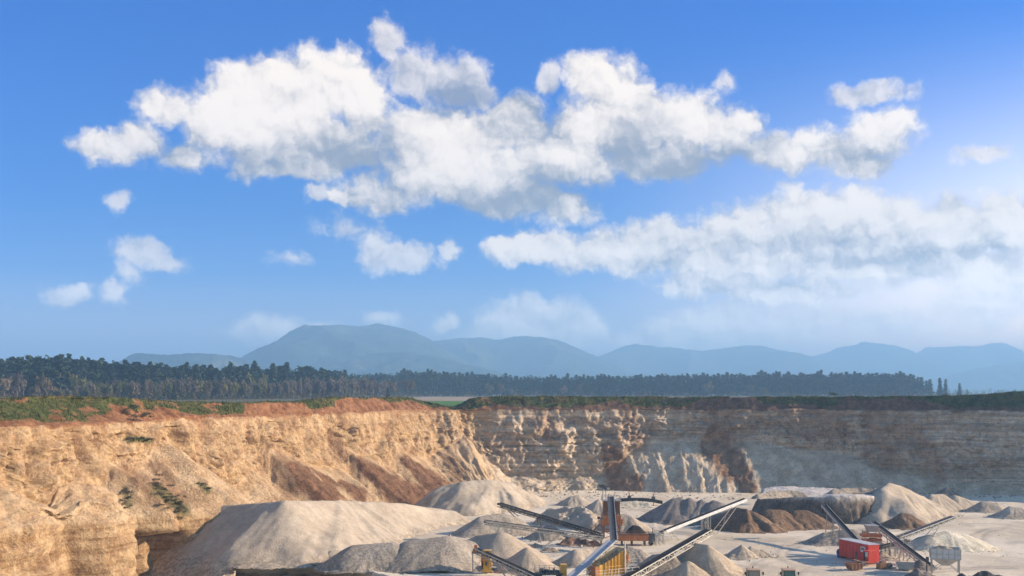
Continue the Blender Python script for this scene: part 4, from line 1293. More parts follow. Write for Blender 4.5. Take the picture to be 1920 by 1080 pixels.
for i in range(520):
    px = R.uniform(-40, 790)
    Y = ly(px) - 78 + R.uniform(0, 30)
    spots.append(((px - HX) * Y / F, Y, PZ, R.uniform(2.0, 6.0), R.uniform(.3, .55)))
forest_mass('undergrowth', 'brown and dark undergrowth in front of the saplings and pines', spots, 605, M_DRY, 26, cat='undergrowth')
spots = []
for i in range(60):
    px = R.gauss(0, 1) * 30 + R.choice((300, 350, 365, 470, 480, 120))
    Y = ly(px) - 74
    spots.append(((px - HX) * Y / F, Y, PZ, R.uniform(3, 6.5), R.uniform(.22, .36)))
forest_mass('undergrowth', 'dark green young conifer scrub among the pale saplings', spots, 606, M_PINE, 44, cat='undergrowth')


# shrubs on the face and along the rim
def shrub_mesh(seed, mat, n_=420, r=1.0, flat=.7):
    rng = np.random.default_rng(seed)
    lobes = rng.normal(0, .5, (7, 3)) * np.array([1, 1, .35]) + np.array([0, 0, .45])
    C = lobes[rng.integers(0, 7, n_)] + rng.normal(0, .25, (n_, 3)) * np.array([1, 1, flat])
    C[:, 2] = np.maximum(C[:, 2], 0)
    q, f = leaf_quads(C * r, np.full(n_, .085 * r), rng, .8)
    return q, f


FX, FY = Pix.ravel(), Piy.ravel()
FV = np.stack([CX, CY, CZZ], -1).reshape(-1, 3)


def on_face(px, py):
    d = (FX - px) ** 2 + (FY - py) ** 2
    c = np.argsort(d)[:12]
    c = c[d[c] < d[c[0]] + 4]
    return FV[c[np.argmin(FV[c, 1])]]


SH = [mesh_obj('shrub', *shrub_mesh(800 + i, m_), m_) for i, m_ in enumerate((M_SHRUB, M_DRY, M_SHRUB))]
used_sh = set()


def place_shrub(k, p, s, label, group=None, sink=.15):
    o = SH[k]
    if k in used_sh:
        o = SH[k].copy()
        COL.objects.link(o)
    used_sh.add(k)
    o.location = (p[0], p[1], p[2] - sink * s)
    o.scale = (s * R.uniform(.9, 1.3), s * R.uniform(.9, 1.2), s * R.uniform(.6, .9))
    o.rotation_euler = (0, 0, R.uniform(0, 6.28))
    return tag(o, label, 'shrub', group)


place_shrub(0, at(1562, 741, 352), 1.5, 'single round green shrub standing up on the far rim', sink=0)
for px, py, s, k in ((243, 822, .8, 1), (252, 824, .9, 0), (262, 825, .9, 2), (273, 825, .85, 0), (281, 824, .7, 1)):
    place_shrub(k, on_face(px, py), s, 'low shrub in the green tuft hanging below the orange soil', 'shrubs in the tuft high on the sunlit face')
for i in range(58):
    t = R.random()
    place_shrub(R.choice((1, 1, 1, 1, 1, 2)), on_face(284 + 62 * t + R.gauss(0, 6), 898 + 62 * t + R.gauss(0, 10)), R.uniform(.25, .6), 'small shrub on the weedy slide beside the long pale heap', 'shrubs on the weedy slide of the sunlit face')
for i in range(9):
    place_shrub(R.choice((1, 1, 2)), on_face(237 + R.gauss(0, 5), 915 + i * 4.5), R.uniform(.3, .7), 'small shrub in the dark crevice of the left slope', 'shrubs in the crevice of the left slope')
for px, py in ((374, 907), (381, 911), (389, 917)):
    place_shrub(R.choice((1, 2)), on_face(px, py), .6, 'tiny dry shrub on the smooth sunlit apron', 'dry shrubs on the smooth apron')
for i in range(16):
    place_shrub(R.choice((1, 1, 0)), on_face(R.uniform(228, 290), R.uniform(757, 788)), R.uniform(.4, .8), 'dry dark shrub on the bare break in the left rim', 'shrubs on the break in the left rim')
for i in range(60):
    px = R.choice((R.uniform(862, 1300), R.uniform(1425, 1570), R.uniform(1750, 1905)))
    place_shrub(R.choice((0, 0, 2, 1)), on_face(px, np.interp(px, [860, 1700, 1910], [754, 755, 749]) + R.gauss(0, 5)), R.uniform(.45, .95), 'low dark shrub on the turfy bank of the far rim', 'shrubs along the bank of the far rim')


# turf: blades standing on the grassy parts of the rim
def turf():
    rng = np.random.default_rng(900)
    g = grass.ravel()
    cand = np.nonzero((g > .5) & (PX.ravel() > -280) & (PX.ravel() < 2200) & (KZ.ravel() >= 3))[0]
    idx = rng.choice(cand, 26000)
    p = FV[idx] + rng.normal(0, .22, (len(idx), 3)) * np.array([1, 1, .1])
    h = rng.uniform(.14, .48, len(idx)) * (1 + .8 * (rng.random(len(idx)) < .06))
    an = rng.uniform(0, 6.28, len(idx))
    w = rng.uniform(.05, .14, len(idx))
    d = np.stack([np.cos(an), np.sin(an), 0 * an], 1) * w[:, None]
    lean = np.stack([rng.normal(0, .18, len(idx)), rng.normal(0, .18, len(idx)), h], 1)
    q = np.stack([p - d - [0, 0, .08], p + d - [0, 0, .08], p + lean], 1).reshape(-1, 3)
    o = mesh_obj('grass', q, np.arange(len(q)).reshape(-1, 3), M_TURF)
    tag(o, 'short spring grass along the quarry rim', 'grass', kind='stuff')


def turf_material():
    m_, n, b = new_mat('turf blades')
    P = world_pos(n)
    col = n.mix(n.ramp(n.noise(P, .35, 5, .7), .36, .62), (.038, .058, .014), (.105, .120, .035))
    col = n.mix(n.ramp(n.noise(P, .18, 5, .7), .50, .64), col, (.19, .14, .065))
    n.put(b.inputs['Base Color'], col)
    return m_


M_TURF = turf_material()
turf()


# ------------------------------------------------------------------ machines
def paint(name, col, rough=.5, dust=.35, dust_col=(.50, .42, .33), metal=0.0, spec=.35):
    m_, n, b = new_mat(name)
    P = obj_pos(n)
    x = n.noise(P, 1.3, 6, .7)
    c = n.mix(n.ramp(x, .3, .7), tuple(v * .82 for v in col), tuple(min(1, v * 1.1) for v in col))
    st = n.noise(n.v('MULTIPLY', P, (2.5, 2.5, .5)), 1.0, 5, .65)
    c = n.mix(n.m('MULTIPLY', n.ramp(st, .46, .68), dust), c, dust_col)
    nz = n.sep(n.node('ShaderNodeNewGeometry').outputs['Normal'])[2]
    c = n.mix(n.m('MULTIPLY', n.ramp(nz, .55, .95), dust * .9), c, dust_col)     # dust lies on level faces
    n.put(b.inputs['Base Color'], c)
    b.inputs['Roughness'].default_value = rough
    b.inputs['Metallic'].default_value = metal
    b.inputs['Specular IOR Level'].default_value = spec
    return m_


M_BELT = paint('black belt rubber', (.016, .017, .021), .8, .04, spec=.08)
M_BELTP = paint('dusty pale belt', (.42, .46, .52), .45, .25)
M_BELTB = paint('blue grey belt', (.035, .042, .058), .7, .08, spec=.15)
M_STEEL = paint('galvanised steel', (.42, .41, .39), .5, .35, metal=.2)
M_CREAM = paint('cream painted steel', (.60, .55, .46), .55, .3)
M_DKST = paint('dark steel', (.075, .075, .08), .55, .3)
M_WHITEP = paint('white painted plate', (.74, .73, .70), .5, .25)
M_ORANGE = paint('orange paint', (.52, .175, .045), .5, .35)
M_RUSTP = paint('rust brown paint', (.26, .115, .055), .65, .3)
M_YEL = paint('yellow paint', (.72, .40, .055), .5, .25)
M_RED = paint('red paint', (.62, .050, .028), .5, .10)
M_GREYP = paint('grey white panels', (.58, .59, .60), .5, .25)
M_BLACK = paint('black paint', (.018, .018, .02), .5, .15)
M_BLUE = paint('blue paint', (.03, .06, .20), .5, .2)
M_TYRE = paint('tyre rubber', (.025, .024, .023), .85, .5)
M_GLASS = new_mat('cab glass')
M_GLASS[2].inputs['Base Color'].default_value = (.030, .055, .055, 1)
M_GLASS[2].inputs['Roughness'].default_value = .08
M_GLASS[2].inputs['Specular IOR Level'].default_value = .8
M_GLASS = M_GLASS[0]
M_AMBER = paint('dark amber lamp', (.06, .035, .02), .3, .0)


def conveyor(label, lo, hi, w, frame='truss', depth=.75, belt=M_BELT, fmat=M_CREAM, legs=(), side=None, group=None, chute=False):
    """lo, hi: ends of the carrying belt. legs: (share of the length, foot) with foot = a ground point or a shift along the belt"""
    lo, hi = Vector(lo), Vector(hi)
    base = Vector((lo.x, lo.y, 0))
    root = empty('conveyor', base)
    tag(root, label, 'conveyor', group)
    a, b_ = lo - base, hi - base
    d = (b_ - a)
    L = d.length
    d.normalize()
    x = d.cross(Vector((0, 0, 1))).normalized()
    u = x.cross(d)
    depth *= 1.2
    # troughed belt: flat middle, raised edges, return run below
    m_ = MB()
    prof = [(-w / 2, .13), (-w * .22, 0), (w * .22, 0), (w / 2, .13), (w / 2, .09), (w * .22, -.04), (-w * .22, -.04), (-w / 2, .09)]
    for q in (a, b_):
        m_.v += [tuple(q + x * px_ + u * pu) for px_, pu in prof]
    n8 = 8
    m_.f += [(i, (i + 1) % n8, n8 + (i + 1) % n8, n8 + i) for i in range(n8)] + [tuple(range(8))[::-1], tuple(range(8, 16))]
    m_.mi += [0] * 10
    m_.beam(a - u * .38, b_ - u * .38, w * .9, .03, up=u)
    m_.build('belt', belt, root)
    f = MB()
    for s in (-1, 1):
        o = x * (s * (w / 2 + .09))
        if frame == 'truss':
            f.beam(a + o, b_ + o, .12, .16, up=u)
            f.beam(a + o - u * depth, b_ + o - u * depth, .12, .15, up=u)
            k = max(4, int(L / (depth * 1.5)))
            for i in range(k):
                t0, t1 = i / k, (i + 1) / k
                p0 = a + d * L * t0 + o
                p1 = a + d * L * t1 + o
                f.beam(p0, p0 - u * depth, .09)
                f.beam(p0 - u * depth, p1, .08) if i % 2 else f.beam(p0, p1 - u * depth, .08)
        else:
            f.beam(a + o - u * depth * .28, b_ + o - u * depth * .28, .07, depth * .75, up=u)
            f.beam(a + o + u * .05, b_ + o + u * .05, .13, .07, up=u)
    k = max(5, int(L / 1.5))
    for i in range(k + 1):
        p = a + d * L * i / k - u * .16
        f.beam(p - x * (w / 2 + .1), p + x * (w / 2 + .1), .07)
    f.build('frame', fmat, root)
    if side:
        c = MB()
        o = x * (w / 2 + .17)
        if o.y > 0:
            o = -o
        c.beam(a + d * L * .03 + o - u * .12, b_ - d * L * .02 + o - u * .12, .05, .62, up=u)
        c.build('side_cover', side, root)
    for q, nm in ((a, 'drum'), (b_, 'drum')):
        m2 = MB()
        m2.tube(q - x * (w / 2 + .05) - u * .2, q + x * (w / 2 + .05) - u * .2, .22, 12)
        m2.build(nm, M_DKST, root)
    for t, foot in legs:
        p = a + d * L * t - u * (depth if frame == 'truss' else depth * .6)
        ft_ = Vector(foot) - base if hasattr(foot, '__len__') else Vector((p.x, p.y, 0)) + Vector((d.x, d.y, 0)).normalized() * foot
        for s in (-1, 1):
            m3 = MB()
            m3.beam(p + x * (s * (w / 2 + .08)), ft_ + x * (s * (w / 2 + .35)), .13)
            m3.box(ft_ + x * (s * (w / 2 + .35)) + Vector((0, 0, .04)), (.42, .42, .08))
            m3.build('leg', fmat, root)
        m4 = MB()
        for tt in (.35, .7):
            q = p + (ft_ - p) * tt
            sp = w / 2 + .08 + .27 * tt
            m4.beam(q - x * sp, q + x * sp, .07)
        q0, q1 = p + (ft_ - p) * .35, p + (ft_ - p) * .7
        m4.beam(q0 - x * (w / 2 + .17), q1 + x * (w / 2 + .27), .06)
        m4.build('brace', fmat, root)
    if chute:
        m5 = MB()
        q = b_ + d * .35 - u * .9
        m5.prism([(-.45, -.55), (.45, -.55), (.45, .55), (-.45, .55)], -.9, .8, M=Matrix.Translation(q))
        m5.build('chute', M_BLACK, root)
    return root


def railing(mb, pts, h=1.0, t=.05, post=1.2):
    for a, b_ in zip(pts[:-1], pts[1:]):
        a, b_ = Vector(a), Vector(b_)
        for hh in (h, h * .55):
            mb.beam(a + Vector((0, 0, hh)), b_ + Vector((0, 0, hh)), t)
        k = max(1, int((b_ - a).length / post))
        for i in range(k + 1):
            p = a + (b_ - a) * i / k
            mb.beam(p, p + Vector((0, 0, h)), t)


# --- belts left of the orange tower
conveyor('long dark lattice conveyor rising left over the broad grey heap', at(1128, 1001, 214), at(936, 943, 226), .9, 'truss', .6, M_BELT, M_DKST,
         legs=[(.60, -1.0), (.90, at(968, 968, 224))])
conveyor('flat pale lattice conveyor running left below the dark lattice one', at(1130, 1006, 207), at(909, 976, 206), .9, 'truss', .62, M_BELT, M_CREAM,
         legs=[(.36, at(1020, 1026, 207)), (.88, .4)])
conveyor('steep blue grey belt climbing the front of the orange screening tower', at(1151, 1012, 205), at(1145, 931, 223.5), 1.15, 'plate', .7, M_BELTB, M_STEEL)
conveyor('wide pale belt rising to the yellow crusher in front of the tower', at(1060, 1092, 170), at(1148, 1013, 181), 1.5, 'truss', .85, M_BELTP, M_CREAM, legs=[(.55, .6), (.93, -.5)])
conveyor('short dark conveyor dropping right from the yellow feeder tower', at(1008, 1081, 175.5), at(893, 1028, 183), 1.0, 'truss', .6, M_BELT, M_STEEL, legs=[(.70, at(960, 1086, 178))])
# --- belts right of the tower
conveyor('long conveyor with a white side rising right to the brown heaps', at(1240, 997, 222), at(1398, 935, 236), 1.1, 'plate', .6, M_BELT, M_CREAM, side=M_WHITEP,
         legs=[(.88, at(1338, 1002, 233)), (.54, -.2), (.10, 1.5)])
cv = conveyor('long dark conveyor rising right on wheeled legs in the front', at(1158, 1090, 171), at(1328, 993, 191), 1.3, 'truss', .75, M_BELT, M_CREAM,
              legs=[(.80, at(1262, 1072, 185)), (.87, at(1274, 1077, 184))])
for px, py in ((1247, 1073), (1274, 1078)):
    p = at(px, py, 184) - cv.location
    w_ = MB()
    w_.tube(p + Vector((-.2, -.14, .05)), p + Vector((.2, .14, .05)), .45, 16)
    w_.build('wheel', M_TYRE, cv)
b_ = MB()
b_.beam(at(1229, 1058, 183) - cv.location, at(1274, 1076, 184) - cv.location, .28)
b_.build('axle_beam', M_CREAM, cv)
conveyor('distant dark conveyor rising over the spoil bank to the far wall', at(1418, 929, 292), at(1478, 912, 296), 1.1, 'truss', .6, M_BELT, M_DKST, legs=[(.6, -.5)])
conveyor('short dark conveyor tip standing before the brown slide on the far wall', at(1140, 914.5, 304), at(1126, 909, 306), 1.0, 'truss', .4, M_BELT, M_DKST, legs=[(.5, -.1)])


# --- the low black covered belt below the far wall
def covered_belt():
    pts = [at(1156, 938, 292), at(1180, 936.5, 292), at(1205, 936.5, 291.5), at(1225, 938.5, 291), at(1242, 942, 290.5)]
    base = Vector((pts[0].x, pts[0].y, 0))
    root = empty('covered_conveyor', base)
    tag(root, 'low black covered conveyor bending along the foot of the far wall', 'conveyor')
    m_ = MB()
    for a, b2 in zip(pts[:-1], pts[1:]):
        m_.beam(a - base, b2 - base, 1.3, .85)
    m_.build('cover', M_BLACK, root)
    for p in pts:
        q = MB()
        q.beam(p - base, Vector((p.x, p.y, 0)) - base, .16)
        q.build('post', M_DKST, root)
    h = MB()
    for i in (1, 3):
        p = pts[i] - base
        h.box(p + Vector((0, 0, .75)), (.9, .8, .6))
        h.tube(p + Vector((0, 0, 1.0)), p + Vector((0, 0, 1.7)), .12, 8)
    h.build('drive_unit', M_DKST, root)


covered_belt()


# --- orange screening tower
def screening_tower():
    c = Vector(((1146 - HX) * 226.5 / F, 226.5, 0))
    r = empty('screening_tower', c)
    tag(r, 'tall orange screening tower with an outside stair and grey top deck', 'screening tower')
    for sx in (-1, 1):
        for sy in (-1, 1):
            MB().beam((sx * 1.65, sy * 1.5, 0), (sx * 1.65, sy * 1.5, 5.3), .28).build('leg', M_RUSTP, r)
    m_ = MB()
    for z in (1.6, 2.9, 5.3, 7.9):
        for sy in (-1, 1):
            m_.beam((-1.65, sy * 1.5, z), (1.65, sy * 1.5, z), .22)
        for sx in (-1, 1):
            m_.beam((sx * 1.65, -1.5, z), (sx * 1.65, 1.5, z), .22)
    m_.beam((-1.65, -1.62, .1), (1.65, -1.62, 1.6), .12)
    m_.beam((1.65, -1.62, .1), (-1.65, -1.62, 1.6), .12)
    m_.build('frame', M_RUSTP, r)
    m_ = MB()
    m_.prism([(-2.3, -1.7), (2.3, -1.7), (2.3, 1.7), (-2.3, 1.7)], 3.05, 4.2)
    m_.prism([(-1.9, -1.85), (1.9, -1.85), (1.9, 1.85), (-1.9, 1.85)], 4.25, 5.0)
    for i in range(6):
        m_.box((-2.1 + i * .84, -1.76, 3.6), (.10, .14, 1.1))
    m_.build('screen_box', M_ORANGE, r, bevel=.04)
    m_ = MB()
    for sx in (-1, 1):
        m_.box((sx * 1.35, 0, 6.6), (.75, 2.9, 2.5))
        for k in range(3):
            m_.box((sx * 1.35 + (k - 1) * .3, -1.5, 6.6), (.08, .1, 2.4))
    m_.box((0, .9, 6.6), (2.0, 1.1, 2.5))
    m_.build('bin', M_RUSTP, r)
    m_ = MB()
    m_.box((0, .2, 8.02), (4.0, 3.4, .14))
    railing(m_, [(-1.95, -1.4, 8.1), (-1.95, 1.8, 8.1), (1.95, 1.8, 8.1), (1.95, -1.4, 8.1)], .75, .06)
    m_.build('top_deck', M_STEEL, r)
    m_ = MB()
    m_.box((0, -1.2, 2.93), (5.2, 1.1, .1))
    railing(m_, [(-2.6, -1.7, 2.98), (2.6, -1.7, 2.98), (2.6, .2, 2.98)], 1.0, .06)
    m_.build('walkway', M_ORANGE, r)
    m_ = MB()
    a, b2 = Vector((-2.6, -1.2, 2.95)), Vector((-5.3, -1.2, .1))
    for sy in (-.4, .4):
        m_.beam(a + Vector((0, sy, 0)), b2 + Vector((0, sy, 0)), .08, .22)
        m_.beam(a + Vector((0, sy, 1)), b2 + Vector((0, sy, 1)), .06)
        for t in (0, .33, .66, 1):
            p = a + (b2 - a) * t + Vector((0, sy, 0))
            m_.beam(p, p + Vector((0, 0, 1)), .06)
    for i in range(11):
        m_.box(a + (b2 - a) * (i + .5) / 11, (.26, .8, .05))
    m_.build('stair', M_RUSTP, r)
    m_ = MB()
    m_.box((-2.75, -1.2, 4.4), (.6, .6, .5))
    m_.beam((-2.75, -1.2, 2.9), (-2.75, -1.2, 4.2), .1)
    m_.build('lamp_post', M_DKST, r)


screening_tower()


# --- low orange crusher beside it
def crusher():
    c = at(1188, 1020, 216)
    c.z = 0
    r = empty('crusher', c)
    tag(r, 'long low orange crusher on legs with a pile of dark stone in its feeder', 'crusher')
    m_ = MB()
    m_.box((0, 0, 1.55), (6.0, 2.2, 1.1))
    for i in range(7):
        m_.box((-2.8 + i * .93, -1.14, 1.55), (.12, .12, 1.1))
    m_.box((0, 0, 1.02), (6.3, 1.6, .16))
    m_.build('body', M_ORANGE, r, bevel=.03)
    m_ = MB()
    m_.prism([(-2.9, -1.25), (2.9, -1.25), (2.9, 1.25), (-2.9, 1.25)], 2.12, 2.45)
    railing(m_, [(-2.9, -1.25, 2.45), (2.9, -1.25, 2.45)], .55, .06)
    m_.build('feeder', M_RUSTP, r)
    m_ = MB()
    m_.box((3.6, 0, 1.7), (1.0, 1.9, 1.5))
    m_.tube((3.5, -1.15, 1.4), (3.5, -.9, 1.4), .75, 18)
    m_.tube((3.9, .2, 2.4), (3.9, .2, 3.4), .09, 8)
    m_.build('engine', M_DKST, r)
    for sx in (-2.4, -.4, 2.2):
        for sy in (-.8, .8):
            MB().box((sx, sy, .48), (.26, .26, .96)).build('leg', M_DKST, r)
    m_ = MB()
    m_.tube((3.4, -.9, .52), (3.4, -.4, .52), .5, 18)
    m_.build('wheel', M_TYRE, r)
    m_ = MB()
    for y in (-1.0, .9):
        m_.beam((4.4, y, 0), (4.4, y, 3.0), .12)
        m_.beam((5.2, y, 0), (5.2, y, 2.6), .12)
    m_.beam((4.4, -1.0, 2.6), (5.2, -1.0, 2.6), .1)
    m_.beam((4.4, -1.0, 1.4), (5.2, -1.0, 2.6), .08)
    m_.build('stand', M_CREAM, r)


crusher()
heap('black pile of wet stone lying in the feeder of the orange crusher', [(1187, 984, 1001), (1199, 986, 1001)], M_BLACKST, z0=2.4, seed=440, slope=1.1, lumpy=.25)


# --- yellow crusher in the front
def yellow_crusher():
    c = at(1141, 1079, 176)
    c.z = 0
    r = empty('crusher', c, .5)
    tag(r, 'big yellow ribbed crusher housing below the upper end of the pale belt', 'crusher')
    m_ = MB()
    pts = [(-2.4, 1.0), (2.35, 1.0), (2.35, 4.85), (1.2, 4.35), (-.6, 3.3), (-2.4, 2.6)]
    V = [Vector((x_, y, z)) for y in (-1.2, 1.2) for x_, z in pts]
    m_.add(V, [tuple(range(6)), tuple(range(6, 12))[::-1]] + [(i, i + 6, (i + 1) % 6 + 6, (i + 1) % 6) for i in range(6)])
    for i in range(7):
        x_ = -1.4 + i * .58
        top = np.interp(x_, [-2.4, -.6, 1.2, 2.35], [2.6, 3.3, 4.35, 4.85])
        m_.box((x_, -1.28, (1.1 + top) / 2), (.13, .2, top - 1.15))
    m_.box((.4, -1.3, 2.3), (3.9, .12, .12))
    m_.build('housing', M_YEL, r, bevel=.03)
    MB().box((-2.75, -.1, 1.7), (.66, 2.2, 1.5)).build('side_panel', M_ORANGE, r, bevel=.03)
    m_ = MB()
    m_.beam((-2.3, -1.42, 3.0), (.7, -1.42, 4.5), .1, .7, up=(0, 0, 1))
    m_.build('rubber_skirt', M_BLACK, r)
    m_ = MB()
    m_.box((0, -2.0, 1.0), (7.4, 1.2, .1))
    railing(m_, [(-3.7, -2.55, 1.05), (3.7, -2.55, 1.05), (3.7, -1.4, 1.05)], 1.05, .06)
    m_.build('walkway', M_CREAM, r)
    m_ = MB()
    m_.box((3.3, -.8, 2.2), (1.7, 1.3, .1))
    railing(m_, [(2.5, -1.45, 2.25), (4.15, -1.45, 2.25), (4.15, -.2, 2.25)], .95, .06)
    m_.build('side_platform', M_STEEL, r)
    for sx in (-2.1, 2.1):
        for sy in (-1, 1):
            MB().box((sx, sy, .5), (.3, .3, 1.0)).build('leg', M_DKST, r)
    MB().beam((1.9, -1.5, 1.05), (1.9, -1.5, 6.0), .14).build('mast', M_CREAM, r)
    m_ = MB()
    m_.tube((2.55, -1.35, 2.7), (2.55, -1.35, 4.0), .15, 8)
    m_.box((2.6, -1.3, 3.4), (.4, .3, .5))
    m_.build('pipe', M_ORANGE, r)


yellow_crusher()
for q_ in COL.objects:
    if q_.get('label', '').startswith('big yellow ribbed'):
        q_.scale = (1.12, 1.12, 1.06)


# --- yellow feeder tower bottom left of the plant
def feeder_tower():
    c = at(907, 1080, 183)
    c.z = 0
    r = empty('feeder_tower', c)
    tag(r, 'yellow feeder tower on grey posts with an orange box on top', 'feeder')
    for sx in (-1.9, -.3):
        for sy in (-.7, .7):
            MB().beam((sx, sy, -.3), (sx, sy, 3.4), .14).build('post', M_STEEL, r)
    m_ = MB()
    m_.box((-1.1, 0, 3.42), (1.9, 1.7, .12))
    m_.beam((-1.9, -.75, .2), (-.3, -.75, 2.4), .07)
    m_.beam((-.3, -.75, .2), (-1.9, -.75, 2.4), .07)
    m_.build('platform', M_STEEL, r)
    m_ = MB()
    m_.box((-1.35, 0, 4.15), (.55, 1.2, 1.3))
    m_.box((-1.2, 0, 3.62), (1.5, 1.3, .28))
    m_.build('head_box', M_ORANGE, r, bevel=.03)
    m_ = MB()
    m_.tube((-.95, -.5, 4.1), (-.35, -.5, 4.1), .28, 12)
    m_.build('motor', M_BLUE, r)
    m_ = MB()
    for z0, z1, w0, w1 in ((2.6, 3.9, .55, .85), (1.3, 2.6, .95, .60), (.2, 1.3, .75, .9)):
        V = [Vector((.55 + sx * (w0 if k == 0 else w1), sy * .8, (z0, z1)[k])) for k in (0, 1) for sx, sy in ((-1, -1), (1, -1), (1, 1), (-1, 1))]
        m_.add(V, [(3, 2, 1, 0), (4, 5, 6, 7), (0, 1, 5, 4), (1, 2, 6, 5), (2, 3, 7, 6), (3, 0, 4, 7)])
    for i in range(3):
        m_.box((.2 + .4 * i, -.86, 1.9), (.08, .1, 1.4))
    m_.build('hopper', M_YEL, r, bevel=.02)
    MB().box((.45, -.95, 1.7), (.35, .12, .6)).build('hatch', M_DKST, r)
    MB().box((-.25, -.3, 1.9), (.35, 1.0, 2.4)).build('side_plate', M_ORANGE, r)
    m_ = MB()
    m_.box((1.7, -.6, 1.05), (1.4, .9, .1))
    railing(m_, [(1.1, -1.05, 1.1), (2.4, -1.05, 1.1)], .8, .05)
    m_.build('walkway', M_CREAM, r)


feeder_tower()


def power_unit():
    c = at(1032, 1084, 177)
    c.z = 0
    r = empty('power_unit', c)
    tag(r, 'dark engine deck with thin handrails and a yellow cabinet at its right end', 'power unit')
    m_ = MB()
    m_.box((-.3, 0, .9), (4.6, 1.9, .3))
    m_.build('chassis', M_DKST, r)
    m_ = MB()
    rr = random.Random(5)
    for i in range(9):
        m_.box((-1.7 + i * .38, rr.uniform(-.6, .2), 1.25 + rr.uniform(0, .2)), (.34, .8, rr.uniform(.3, .7)))
    m_.tube((-1.2, -.7, 1.35), (.8, -.7, 1.35), .16, 10)
    m_.build('engine', M_BLACK, r)
    MB().box((2.15, -.2, 1.55), (1.05, 1.3, 1.9)).build('cabinet', M_YEL, r, bevel=.05)
    m_ = MB()
    railing(m_, [(-2.6, -.95, 1.05), (1.5, -.95, 1.05)], 1.05, .05, .8)
    railing(m_, [(-2.6, .95, 1.05), (1.5, .95, 1.05)], 1.05, .05, .8)
    m_.build('handrail', M_STEEL, r)
    for x_ in (-1.8, 1.4):
        for y in (-.8, .8):
            w_ = MB()
            w_.tube((x_, y - .15, .45), (x_, y + .15, .45), .45, 16)
            w_.build('wheel', M_TYRE, r)


power_unit()

# --- plant at the right
conveyor('black belt with pale rails rising left behind the red cabin', at(1612, 1020, 203), at(1545, 947, 226), .95, 'plate', .5, M_BELT, M_STEEL, legs=[(.62, .3), (.82, .6)], chute=True)
conveyor('long belt falling right from the screening unit to the steel hopper', at(1747, 1062, 187), at(1637, 978, 206), .95, 'truss', .6, M_BELT, M_CREAM, legs=[(.30, .3), (.45, .0), (.62, -.4), (.80, -.8)], side=None)
conveyor('lattice conveyor rising right past the low white heap', at(1683, 1007, 206), at(1787, 968, 216), .95, 'truss', .55, M_BELTB, M_STEEL, legs=[(.70, at(1742, 1006, 211))])
conveyor('thin dark belt passing under the long falling belt near the red cabin', at(1630, 1029, 198), at(1702, 1012, 203), .7, 'truss', .4, M_BELT, M_DKST, legs=[(.45, .2), (.9, -.2)])


def screening_unit():
    c = at(1632, 1040, 203)
    c.z = 0
    r = empty('screening_unit', c)
    tag(r, 'small screening unit of orange and cream panels beside the red cabin', 'screening unit')
    for sx in (-1.5, 1.7):
        for sy in (-1.0, 1.0):
            MB().beam((sx, sy, 0), (sx * .8, sy, 4.6), .14).build('leg', M_CREAM, r)
    m_ = MB()
    m_.box((.1, 0, 3.75), (3.6, 2.2, .55))
    m_.box((-1.1, -.4, 4.25), (.9, 1.2, .55))
    m_.box((.9, -.3, 3.0), (1.9, 1.9, .4))
    m_.build('screen_deck', M_ORANGE, r, bevel=.03)
    m_ = MB()
    m_.box((.95, -.6, 2.0), (1.7, 1.5, 1.5))
    for i in range(4):
        m_.box((.95, -1.38, 1.5 + i * .36), (1.5, .1, .14))
    m_.build('louvre_panel', M_CREAM, r)
    MB().box((-.75, -.2, 2.3), (1.3, 1.7, 1.5)).build('drive_cover', M_ORANGE, r, bevel=.04)
    m_ = MB()
    V = [Vector((.2 + sx * (.8 if k == 0 else 1.15), sy * (.7 if k == 0 else 1.1), (4.5, 5.7)[k])) for k in (0, 1) for sx, sy in ((-1, -1), (1, -1), (1, 1), (-1, 1))]
    m_.add(V, [(3, 2, 1, 0), (4, 5, 6, 7), (0, 1, 5, 4), (1, 2, 6, 5), (2, 3, 7, 6), (3, 0, 4, 7)])
    m_.build('hopper', M_STEEL, r, bevel=.02)
    m_ = MB()
    railing(m_, [(-1.8, -1.15, 4.05), (2.0, -1.15, 4.05), (2.0, 1.1, 4.05)], .8, .05)
    m_.build('handrail', M_CREAM, r)


screening_unit()


